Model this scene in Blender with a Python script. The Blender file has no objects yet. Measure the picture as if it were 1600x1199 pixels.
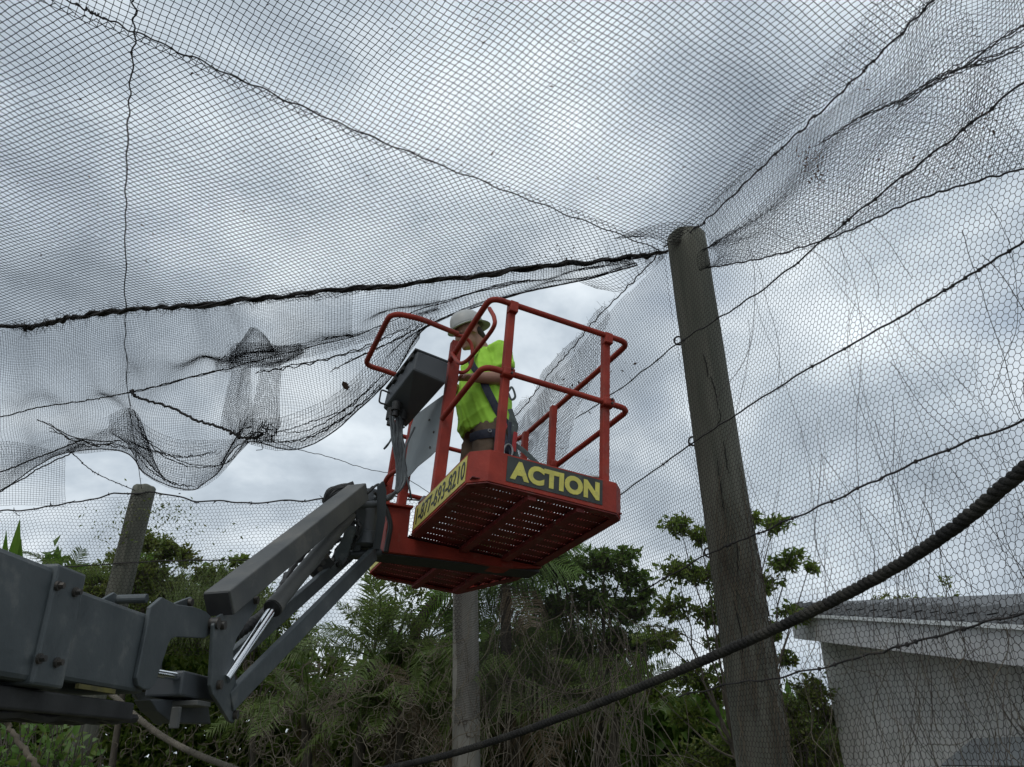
import bpy, math, random
import numpy as np
from mathutils import Matrix, Vector
rng = np.random.default_rng(7); random.seed(7)
scene = bpy.context.scene
COL = scene.collection
# ------------------------------------------------------------------ camera
F, CX, CY = 1209.0, 800.0, 600.0
_up = np.array([(720-CX)/F, (CY+1900)/F, 1.0]); _up /= np.linalg.norm(_up)
_yv = np.array([0, 0, 1.0]) - _up*_up[2]; _yv /= np.linalg.norm(_yv)
_xv = np.cross(_yv, _up)
if _xv[0] < 0: _xv = -_xv
R = np.array([_xv, _yv, _up])
CAM = np.array([0, 0, 1.6])
cam = bpy.data.objects.new('camera', bpy.data.cameras.new('camera')); COL.objects.link(cam)
cam.data.sensor_width = 36; cam.data.lens = 36*F/1600; cam.data.clip_end = 500; cam.data.clip_start = 0.05
cr = np.column_stack([R@[1, 0, 0], R@[0, 1, 0], -(R@[0, 0, 1])])
cam.matrix_world = Matrix.Translation(Vector(CAM)) @ Matrix([list(r) for r in cr]).to_4x4()
scene.camera = cam
# ------------------------------------------------------------------ world
SUN_EL, SUN_AZ = math.radians(52), math.radians(200)
wd = bpy.data.worlds.new('World'); scene.world = wd; wd.use_nodes = True
nt = wd.node_tree; N = nt.nodes; LK = nt.links; N.clear()
def nd(t, **k):
    n = N.new(t)
    for a, b in k.items(): setattr(n, a, b)
    return n
wo = nd('ShaderNodeOutputWorld'); bg = nd('ShaderNodeBackground'); bg.inputs[1].default_value = 0.112
sky = nd('ShaderNodeTexSky', sky_type='NISHITA'); sky.sun_disc = False; sky.sun_elevation = SUN_EL; sky.sun_rotation = SUN_AZ
tc = nd('ShaderNodeTexCoord'); sx = nd('ShaderNodeSeparateXYZ'); LK.new(tc.outputs['Generated'], sx.inputs[0])
zc = nd('ShaderNodeMath', operation='MAXIMUM'); LK.new(sx.outputs[2], zc.inputs[0]); zc.inputs[1].default_value = 0.0
za = nd('ShaderNodeMath', operation='ADD'); LK.new(zc.outputs[0], za.inputs[0]); za.inputs[1].default_value = 0.45
dx = nd('ShaderNodeMath', operation='DIVIDE'); LK.new(sx.outputs[0], dx.inputs[0]); LK.new(za.outputs[0], dx.inputs[1])
dy = nd('ShaderNodeMath', operation='DIVIDE'); LK.new(sx.outputs[1], dy.inputs[0]); LK.new(za.outputs[0], dy.inputs[1])
cv = nd('ShaderNodeCombineXYZ'); LK.new(dx.outputs[0], cv.inputs[0]); LK.new(dy.outputs[0], cv.inputs[1]); cv.inputs[2].default_value = 27.2
n1 = nd('ShaderNodeTexNoise'); n1.inputs['Scale'].default_value = 3.1; n1.inputs['Detail'].default_value = 6; n1.inputs['Roughness'].default_value = 0.56; n1.inputs['Distortion'].default_value = 0.25
LK.new(cv.outputs[0], n1.inputs['Vector'])
rp = nd('ShaderNodeValToRGB'); e = rp.color_ramp.elements
e[0].position = 0.30; e[0].color = (3.2, 3.75, 4.35, 1); e[1].position = 0.74; e[1].color = (9.6, 10.2, 10.6, 1)
m = e.new(0.46); m.color = (4.9, 5.6, 6.3, 1); m = e.new(0.57); m.color = (6.8, 7.5, 8.1, 1)
LK.new(n1.outputs[0], rp.inputs[0])
n2 = nd('ShaderNodeTexNoise'); n2.inputs['Scale'].default_value = 1.7; n2.inputs['Detail'].default_value = 4
cv2 = nd('ShaderNodeVectorMath', operation='ADD'); cv2.inputs[1].default_value = (5.3, 1.1, 8.0); LK.new(cv.outputs[0], cv2.inputs[0]); LK.new(cv2.outputs[0], n2.inputs['Vector'])
mr = nd('ShaderNodeMapRange'); mr.inputs[1].default_value = 0.66; mr.inputs[2].default_value = 0.78; mr.inputs[3].default_value = 0.0; mr.inputs[4].default_value = 0.55
LK.new(n2.outputs[0], mr.inputs[0])
mx = nd('ShaderNodeMix', data_type='RGBA'); LK.new(mr.outputs[0], mx.inputs[0]); LK.new(rp.outputs[0], mx.inputs[6]); LK.new(sky.outputs[0], mx.inputs[7])
LK.new(mx.outputs[2], bg.inputs[0]); LK.new(bg.outputs[0], wo.inputs[0])
# ------------------------------------------------------------------ sun (behind cloud)
sun = bpy.data.objects.new('sun', bpy.data.lights.new('sun', 'SUN')); COL.objects.link(sun)
sun.data.energy = 0.95; sun.data.angle = math.radians(25); sun.data.color = (1, 0.97, 0.92)
sd = Vector((math.sin(SUN_AZ)*math.cos(SUN_EL), math.cos(SUN_AZ)*math.cos(SUN_EL), math.sin(SUN_EL)))
sun.rotation_euler = sd.to_track_quat('Z', 'Y').to_euler(); sun.location = (0, -5, 12)
vs = scene.view_settings; vs.view_transform = 'Standard'; vs.look = 'None'; vs.exposure = 0; vs.gamma = 1
scene.cycles.max_bounces = 6; scene.cycles.transparent_max_bounces = 8
# ------------------------------------------------------------------ picking real places from the survey of the photograph
def ray(px, py): return R@np.array([(px-CX)/F, (CY-py)/F, 1.0])
def at(px, py, D): return CAM + ray(px, py)*D
def atz(px, py, z):
    r = ray(px, py); return CAM + r*((z-1.6)/r[2])
def hit(px, py, P, n):
    r = ray(px, py); return CAM + r*(np.dot(n, np.asarray(P)-CAM)/np.dot(n, r))
def norm(v):
    v = np.asarray(v, float); return v/np.linalg.norm(v)
# ------------------------------------------------------------------ materials
def mat(name, col, rough=0.6, metal=0.0, col2=None, scale=8.0, stretch=(1, 1, 1), bump=0.0, bscale=None, lo=0.35, hi=0.65, col3=None, s3=2.5, trans=0.0, detail=6, spec=0.5):
    m = bpy.data.materials.new(name); m.use_nodes = True
    t = m.node_tree; n = t.nodes; l = t.links; b = n['Principled BSDF']
    b.inputs['Roughness'].default_value = rough; b.inputs['Metallic'].default_value = metal
    b.inputs['Specular IOR Level'].default_value = spec
    if trans: b.inputs['Transmission Weight'].default_value = trans
    b.inputs['Base Color'].default_value = (*col, 1)
    tcx = n.new('ShaderNodeTexCoord'); mp = n.new('ShaderNodeMapping'); mp.inputs['Scale'].default_value = stretch
    l.new(tcx.outputs['Object'], mp.inputs[0])
    if col2 is not None:
        ns = n.new('ShaderNodeTexNoise'); ns.inputs['Scale'].default_value = scale; ns.inputs['Detail'].default_value = detail
        l.new(mp.outputs[0], ns.inputs['Vector'])
        r = n.new('ShaderNodeValToRGB'); r.color_ramp.elements[0].position = lo; r.color_ramp.elements[1].position = hi
        r.color_ramp.elements[0].color = (*col, 1); r.color_ramp.elements[1].color = (*col2, 1)
        l.new(ns.outputs[0], r.inputs[0]); out = r.outputs[0]
        if col3 is not None:
            ns2 = n.new('ShaderNodeTexNoise'); ns2.inputs['Scale'].default_value = s3; ns2.inputs['Detail'].default_value = 8; ns2.inputs['Roughness'].default_value = 0.7
            l.new(mp.outputs[0], ns2.inputs['Vector'])
            r2 = n.new('ShaderNodeMapRange'); r2.inputs[1].default_value = 0.56; r2.inputs[2].default_value = 0.68; l.new(ns2.outputs[0], r2.inputs[0])
            mm = n.new('ShaderNodeMix'); mm.data_type = 'RGBA'; l.new(r2.outputs[0], mm.inputs[0]); l.new(out, mm.inputs[6]); mm.inputs[7].default_value = (*col3, 1); out = mm.outputs[2]
        l.new(out, b.inputs['Base Color'])
    if bump:
        nb = n.new('ShaderNodeTexNoise'); nb.inputs['Scale'].default_value = bscale or scale*3; nb.inputs['Detail'].default_value = 6
        l.new(mp.outputs[0], nb.inputs['Vector'])
        bp_ = n.new('ShaderNodeBump'); bp_.inputs['Strength'].default_value = bump; bp_.inputs['Distance'].default_value = 0.01
        l.new(nb.outputs[0], bp_.inputs['Height']); l.new(bp_.outputs[0], b.inputs['Normal'])
    return m
def leafmat(name, col, col2, col3=None, sss=0.25):
    m = mat(name, col, 0.5, 0, col2, 3.0, lo=0.3, hi=0.7, col3=col3, s3=9)
    t = m.node_tree; b = t.nodes['Principled BSDF']; o = t.nodes['Material Output']
    tr = t.nodes.new('ShaderNodeBsdfTranslucent'); ms = t.nodes.new('ShaderNodeMixShader'); ms.inputs[0].default_value = sss
    src = b.inputs['Base Color'].links[0].from_socket; t.links.new(src, tr.inputs[0])
    t.links.new(b.outputs[0], ms.inputs[1]); t.links.new(tr.outputs[0], ms.inputs[2]); t.links.new(ms.outputs[0], o.inputs[0])
    return m
M = {}
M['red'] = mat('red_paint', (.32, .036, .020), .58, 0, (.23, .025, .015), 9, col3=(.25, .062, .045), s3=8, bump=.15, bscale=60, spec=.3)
M['red_shaded'] = mat('red_paint_shaded_underside', (.20, .020, .017), .6, 0, (.12, .014, .013), 9, col3=(.19, .095, .08), s3=11, bump=.15, bscale=50)  # darker copy of the red: basket underside shade put into the colour
M['grey'] = mat('grey_paint', (.052, .063, .068), .45, 0, (.08, .092, .096), 7, col3=(.13, .135, .132), s3=7, bump=.12, bscale=40)
M['grey2'] = mat('dusty_grey_paint', (.105, .105, .098), .6, 0, (.07, .074, .074), 6, col3=(.15, .14, .125), s3=4, bump=.1, bscale=50)
M['panel'] = mat('light_grey_panel', (.20, .225, .235), .5, 0, (.16, .18, .185), 5, bump=.05)
M['box'] = mat('control_box_grey', (.048, .055, .062), .5, 0, (.066, .073, .08), 5, bump=.05)
M['black'] = mat('black_rubber', (.016, .016, .017), .6, 0, (.03, .03, .03), 12, bump=.1)
M['hose'] = mat('hose_grey', (.10, .115, .12), .5, 0, (.05, .055, .06), 14)
M['chrome'] = mat('chromed_rod', (.75, .77, .8), .12, 1.0)
M['steel'] = mat('galvanised_steel', (.35, .36, .36), .45, .8, (.22, .22, .22), 20)
M['bolt'] = mat('dark_bolt', (.05, .05, .05), .5, .4, (.09, .075, .06), 30)
M['yellow'] = mat('sign_yellow', (.62, .56, .13), .5, 0, (.52, .46, .12), 12, col3=(.38, .35, .15), s3=8)
M['strip'] = mat('grimy_yellow', (.16, .14, .03), .7, 0, (.08, .07, .025), 20)
M['letter'] = mat('letter_yellow', (.62, .56, .11), .55, 0, (.50, .45, .10), 14, col3=(.36, .33, .12), s3=16)
M['signblack'] = mat('sign_black', (.02, .025, .023), .5, 0, (.034, .04, .036), 10, col3=(.06, .065, .055), s3=14)
M['net'] = mat('black_net_cord', (.010, .010, .012), .9, spec=.15)
M['wire'] = mat('rusty_hex_wire', (.022, .02, .021), .9, 0, (.04, .03, .027), 6, spec=.15)
M['cable'] = mat('tarred_cable', (.018, .017, .018), .85, 0, (.035, .03, .028), 20)
M['rope'] = mat('dark_rope_fibre', (.012, .011, .010), .95, 0, (.045, .041, .032), 7, bump=.8, bscale=160, lo=.45, hi=.7)
M['rope2'] = mat('tan_rope_fibre', (.17, .15, .12), .95, 0, (.10, .088, .07), 16, bump=.6, bscale=150)
M['wood'] = mat('weathered_post_wood', (.074, .077, .060), .9, 0, (.128, .125, .10), 14, stretch=(1, 1, .06), bump=.9, bscale=30, col3=(.032, .042, .026), s3=3.2)
M['wood2'] = mat('pale_post_wood', (.15, .142, .122), .9, 0, (.21, .20, .175), 9, stretch=(1, 1, .08), bump=.5, bscale=40, col3=(.13, .125, .10), s3=4)
M['dark'] = mat('wood_check', (.012, .012, .01), 1.0)
M['bark'] = mat('bark', (.06, .05, .04), .95, 0, (.11, .095, .075), 12, stretch=(1, 1, .3), bump=.8, bscale=30)
M['vine'] = mat('dry_vine', (.15, .125, .09), .9, 0, (.085, .07, .05), 6)
M['vine_dark'] = mat('dark_vine', (.045, .036, .032), .9, 0, (.075, .06, .05), 6)
M['leaf1'] = leafmat('leaf_mid', (.11, .18, .025), (.17, .225, .04), (.22, .14, .05), .5)
M['leaf2'] = leafmat('leaf_dark', (.07, .14, .022), (.12, .19, .035), (.15, .15, .045), .5)
M['leaf3'] = leafmat('leaf_brown_green', (.17, .19, .042), (.11, .17, .032), (.21, .14, .05), .5)
M['leaf4'] = leafmat('leaf_fresh', (.085, .19, .03), (.14, .22, .05), (.19, .14, .05), .4)
M['palm'] = leafmat('palm_leaflet', (.11, .17, .04), (.16, .215, .06), (.22, .19, .09), .5)
M['palmg'] = leafmat('palm_leaflet_green', (.10, .21, .025), (.15, .25, .04), sss=.5)
M['palmd'] = leafmat('palm_leaflet_dry', (.17, .12, .07), (.12, .09, .055))
M['grass'] = leafmat('tall_grass_blade', (.21, .24, .11), (.14, .20, .06), sss=.5)
M['dryleaf'] = leafmat('dry_leaf', (.10, .05, .03), (.06, .035, .025))
M['stucco'] = mat('grey_stucco', (.60, .585, .565), .9, 0, (.50, .49, .475), 3, col3=(.43, .42, .40), s3=1.4, bump=.35, bscale=90)
M['fascia'] = mat('painted_fascia', (.56, .555, .56), .7, 0, (.50, .50, .51), 4, bump=.06)
M['drip'] = mat('white_drip_edge', (.75, .77, .78), .5)
M['shingle'] = mat('roof_shingle', (.085, .09, .095), .9, 0, (.13, .135, .14), 30, bump=.5, bscale=80)
M['awn'] = mat('awning_metal', (.12, .13, .135), .6, 0, (.09, .10, .105), 4)
M['ground'] = mat('leaf_litter_ground', (.09, .075, .05), .95, 0, (.055, .07, .03), 1.2, bump=.5, bscale=8)
M['skin'] = mat('skin', (.36, .19, .135), .5, 0, (.31, .155, .11), 12)
M['hair'] = mat('dark_hair', (.035, .025, .02), .7)
M['shirt'] = mat('hi_vis_shirt', (.42, .80, .07), .8, 0, (.36, .69, .06), 6, bump=.3, bscale=22)
M['trouser'] = mat('brown_work_cloth', (.15, .105, .07), .9, 0, (.105, .075, .052), 8, bump=.3, bscale=40)
M['hat'] = mat('grey_hard_hat', (.52, .53, .52), .4, 0, (.44, .44, .42), 9, col3=(.35, .34, .31), s3=7)
M['webbing'] = mat('navy_webbing', (.02, .025, .045), .8, 0, (.035, .04, .06), 40)
M['lanyard'] = mat('grey_lanyard_webbing', (.10, .125, .12), .8, 0, (.07, .085, .085), 30)
M['strapred'] = mat('red_strap', (.38, .03, .03), .7)
M['white'] = mat('white_bucket_plastic', (.62, .63, .62), .5, 0, (.5, .5, .48), 8)
M['boot'] = mat('boot_leather', (.06, .045, .035), .7)
# ------------------------------------------------------------------ objects
def setp(o, label=None, cat=None, group=None, kind=None):
    if label: o['label'] = label
    if cat: o['category'] = cat
    if group: o['group'] = group
    if kind: o['kind'] = kind
    return o
def thing(name, loc, label, cat, group=None):
    o = bpy.data.objects.new(name, None); COL.objects.link(o); o.location = [float(c) for c in loc]; o.empty_display_size = .2
    o['_o'] = [float(c) for c in loc]
    return setp(o, label, cat, group)
def link_mesh(name, me, m, parent=None, origin=None, smooth=False, bevel=0, label=None):
    o = bpy.data.objects.new(name, me); COL.objects.link(o)
    if m is not None and not me.materials: me.materials.append(m)
    if parent is not None: o.parent = parent
    elif origin is not None: o.location = [float(c) for c in origin]
    if smooth: me.polygons.foreach_set('use_smooth', np.ones(len(me.polygons), bool))
    if bevel:
        b = o.modifiers.new('bevel', 'BEVEL'); b.width = bevel; b.segments = 2; b.limit_method = 'ANGLE'; b.angle_limit = math.radians(40)
    if label: o['label'] = label
    return o
def root_of(o):
    while o.parent is not None: o = o.parent
    return np.array(o.location)
def raw_mesh(name, V, Q):
    """V (n,3); Q (m,k) with one face size"""
    me = bpy.data.meshes.new(name); V = np.asarray(V, np.float32); Q = np.asarray(Q, np.int32); k = Q.shape[1]
    me.vertices.add(len(V)); me.vertices.foreach_set('co', V.ravel())
    me.loops.add(Q.size); me.loops.foreach_set('vertex_index', Q.ravel())
    me.polygons.add(len(Q)); me.polygons.foreach_set('loop_start', np.arange(0, Q.size, k, dtype=np.int32))
    me.polygons.foreach_set('loop_total', np.full(len(Q), k, np.int32)); me.update(calc_edges=True); return me
def segs_mesh(name, A, B, r, origin):
    """three-sided cords from A[i] to B[i]"""
    A = np.asarray(A, float)-origin; B = np.asarray(B, float)-origin
    d = B-A; L = np.linalg.norm(d, axis=1, keepdims=True); ok = (L[:, 0] > 1e-6); A, B, d, L = A[ok], B[ok], d[ok], L[ok]; d = d/L
    h = np.where(np.abs(d[:, 2:3]) < .9, np.array([[0, 0, 1.0]]), np.array([[1.0, 0, 0]]))
    s = np.cross(d, h); s /= np.linalg.norm(s, axis=1, keepdims=True); t = np.cross(d, s)
    r = np.broadcast_to(np.asarray(r, float).reshape(-1, 1), (len(ok), 1))[ok] if np.ndim(r) else r
    ring = [s*math.cos(a)*r+t*math.sin(a)*r for a in (0, 2.0944, 4.18879)]
    n = len(A); V = np.stack([A+ring[0], A+ring[1], A+ring[2], B+ring[0], B+ring[1], B+ring[2]], 1).reshape(-1, 3)
    b = np.arange(n)[:, None]*6
    Q = np.concatenate([b+np.array([[0, 1, 4, 3]]), b+np.array([[1, 2, 5, 4]]), b+np.array([[2, 0, 3, 5]])], 0)
    return raw_mesh(name, V, Q)
class MB:
    def __init__(s): s.v = []; s.f = []
    def add(s, V, Fc):
        b = len(s.v); s.v += [tuple(map(float, p)) for p in V]; s.f += [tuple(i+b for i in f) for f in Fc]; return s
    def box(s, c, ax, size):
        c = np.asarray(c, float); a, b, d = [np.asarray(x, float)*k/2 for x, k in zip(ax, size)]
        V = [c+i*a+j*b+k*d for i in (-1, 1) for j in (-1, 1) for k in (-1, 1)]
        return s.add(V, [(0, 1, 3, 2), (4, 6, 7, 5), (0, 4, 5, 1), (2, 3, 7, 6), (0, 2, 6, 4), (1, 5, 7, 3)])
    def bar(s, p0, p1, w, h, up=(0, 0, 1), w1=None, h1=None):
        p0, p1 = np.asarray(p0, float), np.asarray(p1, float); d = norm(p1-p0); sd_ = norm(np.cross(d, up)); u = np.cross(sd_, d)
        w1 = w if w1 is None else w1; h1 = h if h1 is None else h1
        V = [p0-sd_*w/2-u*h/2, p0+sd_*w/2-u*h/2, p0+sd_*w/2+u*h/2, p0-sd_*w/2+u*h/2, p1-sd_*w1/2-u*h1/2, p1+sd_*w1/2-u*h1/2, p1+sd_*w1/2+u*h1/2, p1-sd_*w1/2+u*h1/2]
        return s.add(V, [(3, 2, 1, 0), (4, 5, 6, 7), (0, 1, 5, 4), (1, 2, 6, 5), (2, 3, 7, 6), (3, 0, 4, 7)])
    def prism(s, poly, d):
        poly = [np.asarray(p, float) for p in poly]; d = np.asarray(d, float); n = len(poly)
        return s.add(poly+[p+d for p in poly], [tuple(range(n-1, -1, -1)), tuple(range(n, 2*n))]+[(i, (i+1) % n, n+(i+1) % n, n+i) for i in range(n)])
    def tube(s, path, r, n=8, caps=True, closed=False, flat=1.0, upv=(0, 0, 1)):
        P = np.asarray(path, float); m = len(P); r = np.broadcast_to(np.asarray(r, float), (m,))
        T = np.gradient(P, axis=0) if not closed else np.roll(P, -1, 0)-np.roll(P, 1, 0)
        T /= np.linalg.norm(T, axis=1, keepdims=True)+1e-12
        h = np.asarray(upv, float)
        if abs(np.dot(T[0], norm(h))) > .95: h = np.array([1.0, .1, 0])
        u = norm(np.cross(T[0], h)); V = []
        for i in range(m):
            u = norm(u-T[i]*np.dot(u, T[i])); w = np.cross(T[i], u)
            for k in range(n):
                a = 2*math.pi*k/n; V.append(P[i]+u*math.cos(a)*r[i]+w*math.sin(a)*r[i]*flat)
        Fc = []
        for i in range(m if closed else m-1):
            j = (i+1) % m
            for k in range(n): Fc.append((i*n+k, i*n+(k+1) % n, j*n+(k+1) % n, j*n+k))
        if caps and not closed: Fc += [tuple(range(n-1, -1, -1)), tuple((m-1)*n+k for k in range(n))]
        return s.add(V, Fc)
    def cyl(s, p0, p1, r, n=14, r1=None): return s.tube([p0, p1], [r, r if r1 is None else r1], n)
    def lathe(s, c, ax, prof, n=20):
        """prof: (radius, height) along ax"""
        ax = norm(ax); h = np.array([1.0, 0, 0]) if abs(ax[0]) < .9 else np.array([0, 1.0, 0]); u = norm(np.cross(ax, h)); w = np.cross(ax, u); c = np.asarray(c, float); V = []; Fc = []
        for r, z in prof:
            for k in range(n):
                a = 2*math.pi*k/n; V.append(c+ax*z+(u*math.cos(a)+w*math.sin(a))*r)
        for i in range(len(prof)-1):
            for k in range(n): Fc.append((i*n+k, i*n+(k+1) % n, (i+1)*n+(k+1) % n, (i+1)*n+k))
        Fc += [tuple(range(n-1, -1, -1)), tuple((len(prof)-1)*n+k for k in range(n))]
        return s.add(V, Fc)
    def ball(s, c, r, n=12, m=8, sc=(1, 1, 1), ax=None):
        A = np.eye(3) if ax is None else np.asarray(ax, float); V = []; Fc = []
        for i in range(m+1):
            t = math.pi*i/m
            for k in range(n):
                a = 2*math.pi*k/n; q = np.array([math.sin(t)*math.cos(a)*sc[0], math.sin(t)*math.sin(a)*sc[1], math.cos(t)*sc[2]])*r
                V.append(np.asarray(c, float)+A.T@q if ax is not None else np.asarray(c, float)+q)
        for i in range(m):
            for k in range(n): Fc.append((i*n+k, (i+1)*n+k, (i+1)*n+(k+1) % n, i*n+(k+1) % n))
        return s.add(V, Fc)
    def mesh(s, name, origin):
        me = bpy.data.meshes.new(name); o = np.asarray(origin, float)
        me.from_pydata([tuple(np.asarray(p)-o) for p in s.v], [], s.f); me.validate(); return me
    def build(s, name, m, parent=None, origin=None, smooth=False, bevel=0, label=None, kind=None):
        og = root_of(parent) if parent is not None else np.asarray(origin if origin is not None else (0, 0, 0), float)
        o = link_mesh(name, s.mesh(name, og), m, parent, og, smooth, bevel, label)
        if smooth:
            try: o.data.set_sharp_from_angle(angle=math.radians(50))
            except Exception: pass
        if kind: o['kind'] = kind
        return o
def spline(P, n):
    """Catmull-Rom through points"""
    P = np.asarray(P, float); m = len(P); t = np.linspace(0, m-1, n); i = np.minimum(t.astype(int), m-2); f = (t-i)[:, None]
    g = lambda k: P[np.clip(k, 0, m-1)]
    p0, p1, p2, p3 = g(i-1), g(i), g(i+1), g(i+2)
    p0 = np.where((i == 0)[:, None], 2*p1-p2, p0); p3 = np.where((i == m-2)[:, None], 2*p2-p1, p3)
    return .5*((2*p1)+(-p0+p2)*f+(2*p0-5*p1+4*p2-p3)*f**2+(-p0+3*p1-3*p2+p3)*f**3)
def wig(n, amp, k=6, seed=None):
    g = np.random.default_rng(seed) if seed is not None else rng
    t = np.linspace(0, 1, n); out = np.zeros((n, 3))
    for j in range(k):
        f = g.uniform(2, 40); out += g.normal(size=3)*np.sin(2*math.pi*(f*t+g.random()))[:, None]/(1+f/12)
    return out*amp*.6
def fillet(P, r, n=6):
    """round the inner corners of a 3D polyline"""
    P = [np.asarray(p, float) for p in P]; out = [P[0]]
    for i in range(1, len(P)-1):
        a, b, c = P[i-1], P[i], P[i+1]; da, dc = a-b, c-b; ra = min(r, np.linalg.norm(da)*.48, np.linalg.norm(dc)*.48)
        s, e = b+norm(da)*ra, b+norm(dc)*ra
        for k in range(n+1):
            t = k/n; out.append((1-t)**2*s+2*t*(1-t)*b+t*t*e)
    out.append(P[-1]); return out

# ================================================================== SETTING
g = MB(); gs = 60
for i in range(41):
    for j in range(41): g.v.append((-gs+i*gs/20*1.0, -gs+20+j*gs/20, .05*math.sin(i*1.3)*math.cos(j*.9)))
g.f = [(i*41+j, (i+1)*41+j, (i+1)*41+j+1, i*41+j+1) for i in range(40) for j in range(40)]
setp(g.build('ground', M['ground'], smooth=True), 'leaf littered bare ground under the aviary', kind='structure')

# ------------------------------------------------------------------ posts
ROOF = 5.15
def post(base, top, r, m, label, seed, cracks=(), group='round timber posts of the aviary'):
    t = thing('wooden_post', base, label, 'post', group)
    b = MB(); gg = np.random.default_rng(seed); ns, nr = 40, 46; base, top = np.asarray(base, float), np.asarray(top, float)
    ph = gg.uniform(0, 6, 6)
    for i in range(nr+1):
        f = i/nr; c = base+(top-base)*f
        for k in range(ns):
            a = 2*math.pi*k/ns
            rr = r*(1.04-.06*f)*(1+.018*math.sin(3*a+ph[0]+2*f)+.012*math.sin(7*a+ph[1]+5*f)+.008*math.sin(19*a+ph[2])+.004*gg.normal())
            b.v.append(tuple(c+np.array([math.cos(a)*rr, math.sin(a)*rr, 0])))
    for i in range(nr):
        for k in range(ns): b.f.append((i*ns+k, i*ns+(k+1) % ns, (i+1)*ns+(k+1) % ns, (i+1)*ns+k))
    # worn dome on top
    for j, (q, z) in enumerate(((.95, .012), (.8, .03), (.45, .042))):
        for k in range(ns):
            a = 2*math.pi*k/ns; b.v.append(tuple(top+np.array([math.cos(a)*r*.98*q, math.sin(a)*r*.98*q, z+.006*math.sin(5*a)])))
        o = (nr+j)*ns
        for k in range(ns): b.f.append((o+k, o+(k+1) % ns, o+ns+(k+1) % ns, o+ns+k))
    b.f.append(tuple((nr+3)*ns+k for k in range(ns)))
    b.build('shaft', m, t, smooth=True)
    return t
P1 = np.array([1.36, 4.95, 0]); P3 = np.array([-.70, 10.4, 0]); P2 = np.array([-5.21, 10.35, 0])
W_D = norm(P3-P1)                       # direction of the right hand wall, going away
W_N = np.array([-W_D[1], W_D[0], 0.0])  # towards the inside
if np.dot(W_N, CAM-P1) < 0: W_N = -W_N
WP = P1+W_N*.165                        # plane of the hexagonal wire on the inside of the posts
def wallpt(px, py, off=0.0): return hit(px, py, WP+W_N*off, W_N)
post1 = post(P1, P1+[0.03, 0, 5.20], .15, M['wood'], 'big dark grey round post in front, with rings and roof cables at its top', 3)
post2 = post(P2+[-.30, 0, 0], P2+[0.0, 0, 5.15], .155, M['wood'], 'leaning looking far post above the boom with brown vines on it', 5)
post3 = post(P3, P3+[0.0, 0, 4.55], .165, M['wood2'], 'pale grey post under the red basket, wrapped in hanging vines', 8)
# drying checks and rings of the big post
for seg in (((1098, 552), (1104, 572), (1106, 590)), ((1110, 588), (1114, 600), (1119, 618), (1122, 640)), ((1124, 640), (1126, 655), (1121, 664)), ((1131, 690), (1134, 715), (1139, 742)), ((1120, 720), (1128, 775), (1131, 800)), ((1151, 850), (1154, 905)), ((1146, 940), (1158, 990), (1160, 1040)), ((1180, 1080), (1186, 1150))):
    pts = []
    for q in seg:
        r0 = ray(*q); o = CAM-P1; a_ = r0[0]**2+r0[1]**2; b_ = o[0]*r0[0]+o[1]*r0[1]; c_ = o[0]**2+o[1]**2-.152**2
        tt = (-b_-math.sqrt(max(0, b_*b_-a_*c_)))/a_; pts.append(CAM+r0*tt)
    n_ = 14; pp = spline(pts, n_)+wig(n_, .004); cr_ = MB(); cr_.tube(pp, .0018+.0026*np.sin(np.linspace(.1, 3.0, n_)), 5); cr_.build('wood_check', M['dark'], post1)
def ring(parent, c, n, r=.03, rr=.0065, stem=None):
    n = norm(n); h = np.array([0, 0, 1.0]) if abs(n[2]) < .9 else np.array([1.0, 0, 0]); u = norm(np.cross(n, h)); w = np.cross(n, u); b = MB()
    b.tube([c+(u*math.cos(a)+w*math.sin(a))*r for a in np.linspace(0, 2*math.pi, 18, endpoint=False)], rr, 6, closed=True)
    if stem is not None: b.cyl(c+norm(np.asarray(stem)-c)*r, stem, rr)
    return b.build('eye_ring', M['bolt'], parent, smooth=True)
RINGS = []
for q in ((1060, 533), (1083, 690), (1108, 864), (1146, 1066)):
    c = hit(q[0], q[1], P1+W_N*.10, W_N); RINGS.append(c); ring(post1, c, norm(CAM-c), stem=c+norm(P1+[0, 0, c[2]]-c)*.1)

# ------------------------------------------------------------------ hexagonal wire
def hexsegs(s0, s1, h0, h1, a):
    Rr = a/math.sqrt(3); nk = int((s1-s0)/(a/2))+1; nj = int((h1-h0)/(1.5*Rr))+1
    k = np.arange(nk)[None, :]; j = np.arange(nj)[:, None]
    X = s0+k*a/2+0*j; Y = h0+j*1.5*Rr+np.where((k+j) % 2 == 0, Rr/2, 0.0)
    Pt = np.stack([X, Y], -1)
    A = [Pt[:, :-1].reshape(-1, 2)]; B = [Pt[:, 1:].reshape(-1, 2)]
    mk = ((k+j) % 2 == 0)[:-1]; A.append(Pt[:-1][mk]); B.append(Pt[1:][mk])
    return np.concatenate(A), np.concatenate(B)
def wob(s, h, seed, amp):
    g_ = np.random.default_rng(seed); o = np.zeros_like(s)
    for i in range(7):
        f = g_.uniform(.5, 5, 2)*g_.choice([-1, 1], 2); o = o+np.sin(f[0]*s+f[1]*h+g_.uniform(0, 6))*g_.uniform(.3, 1)
    return o*amp/3
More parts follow.
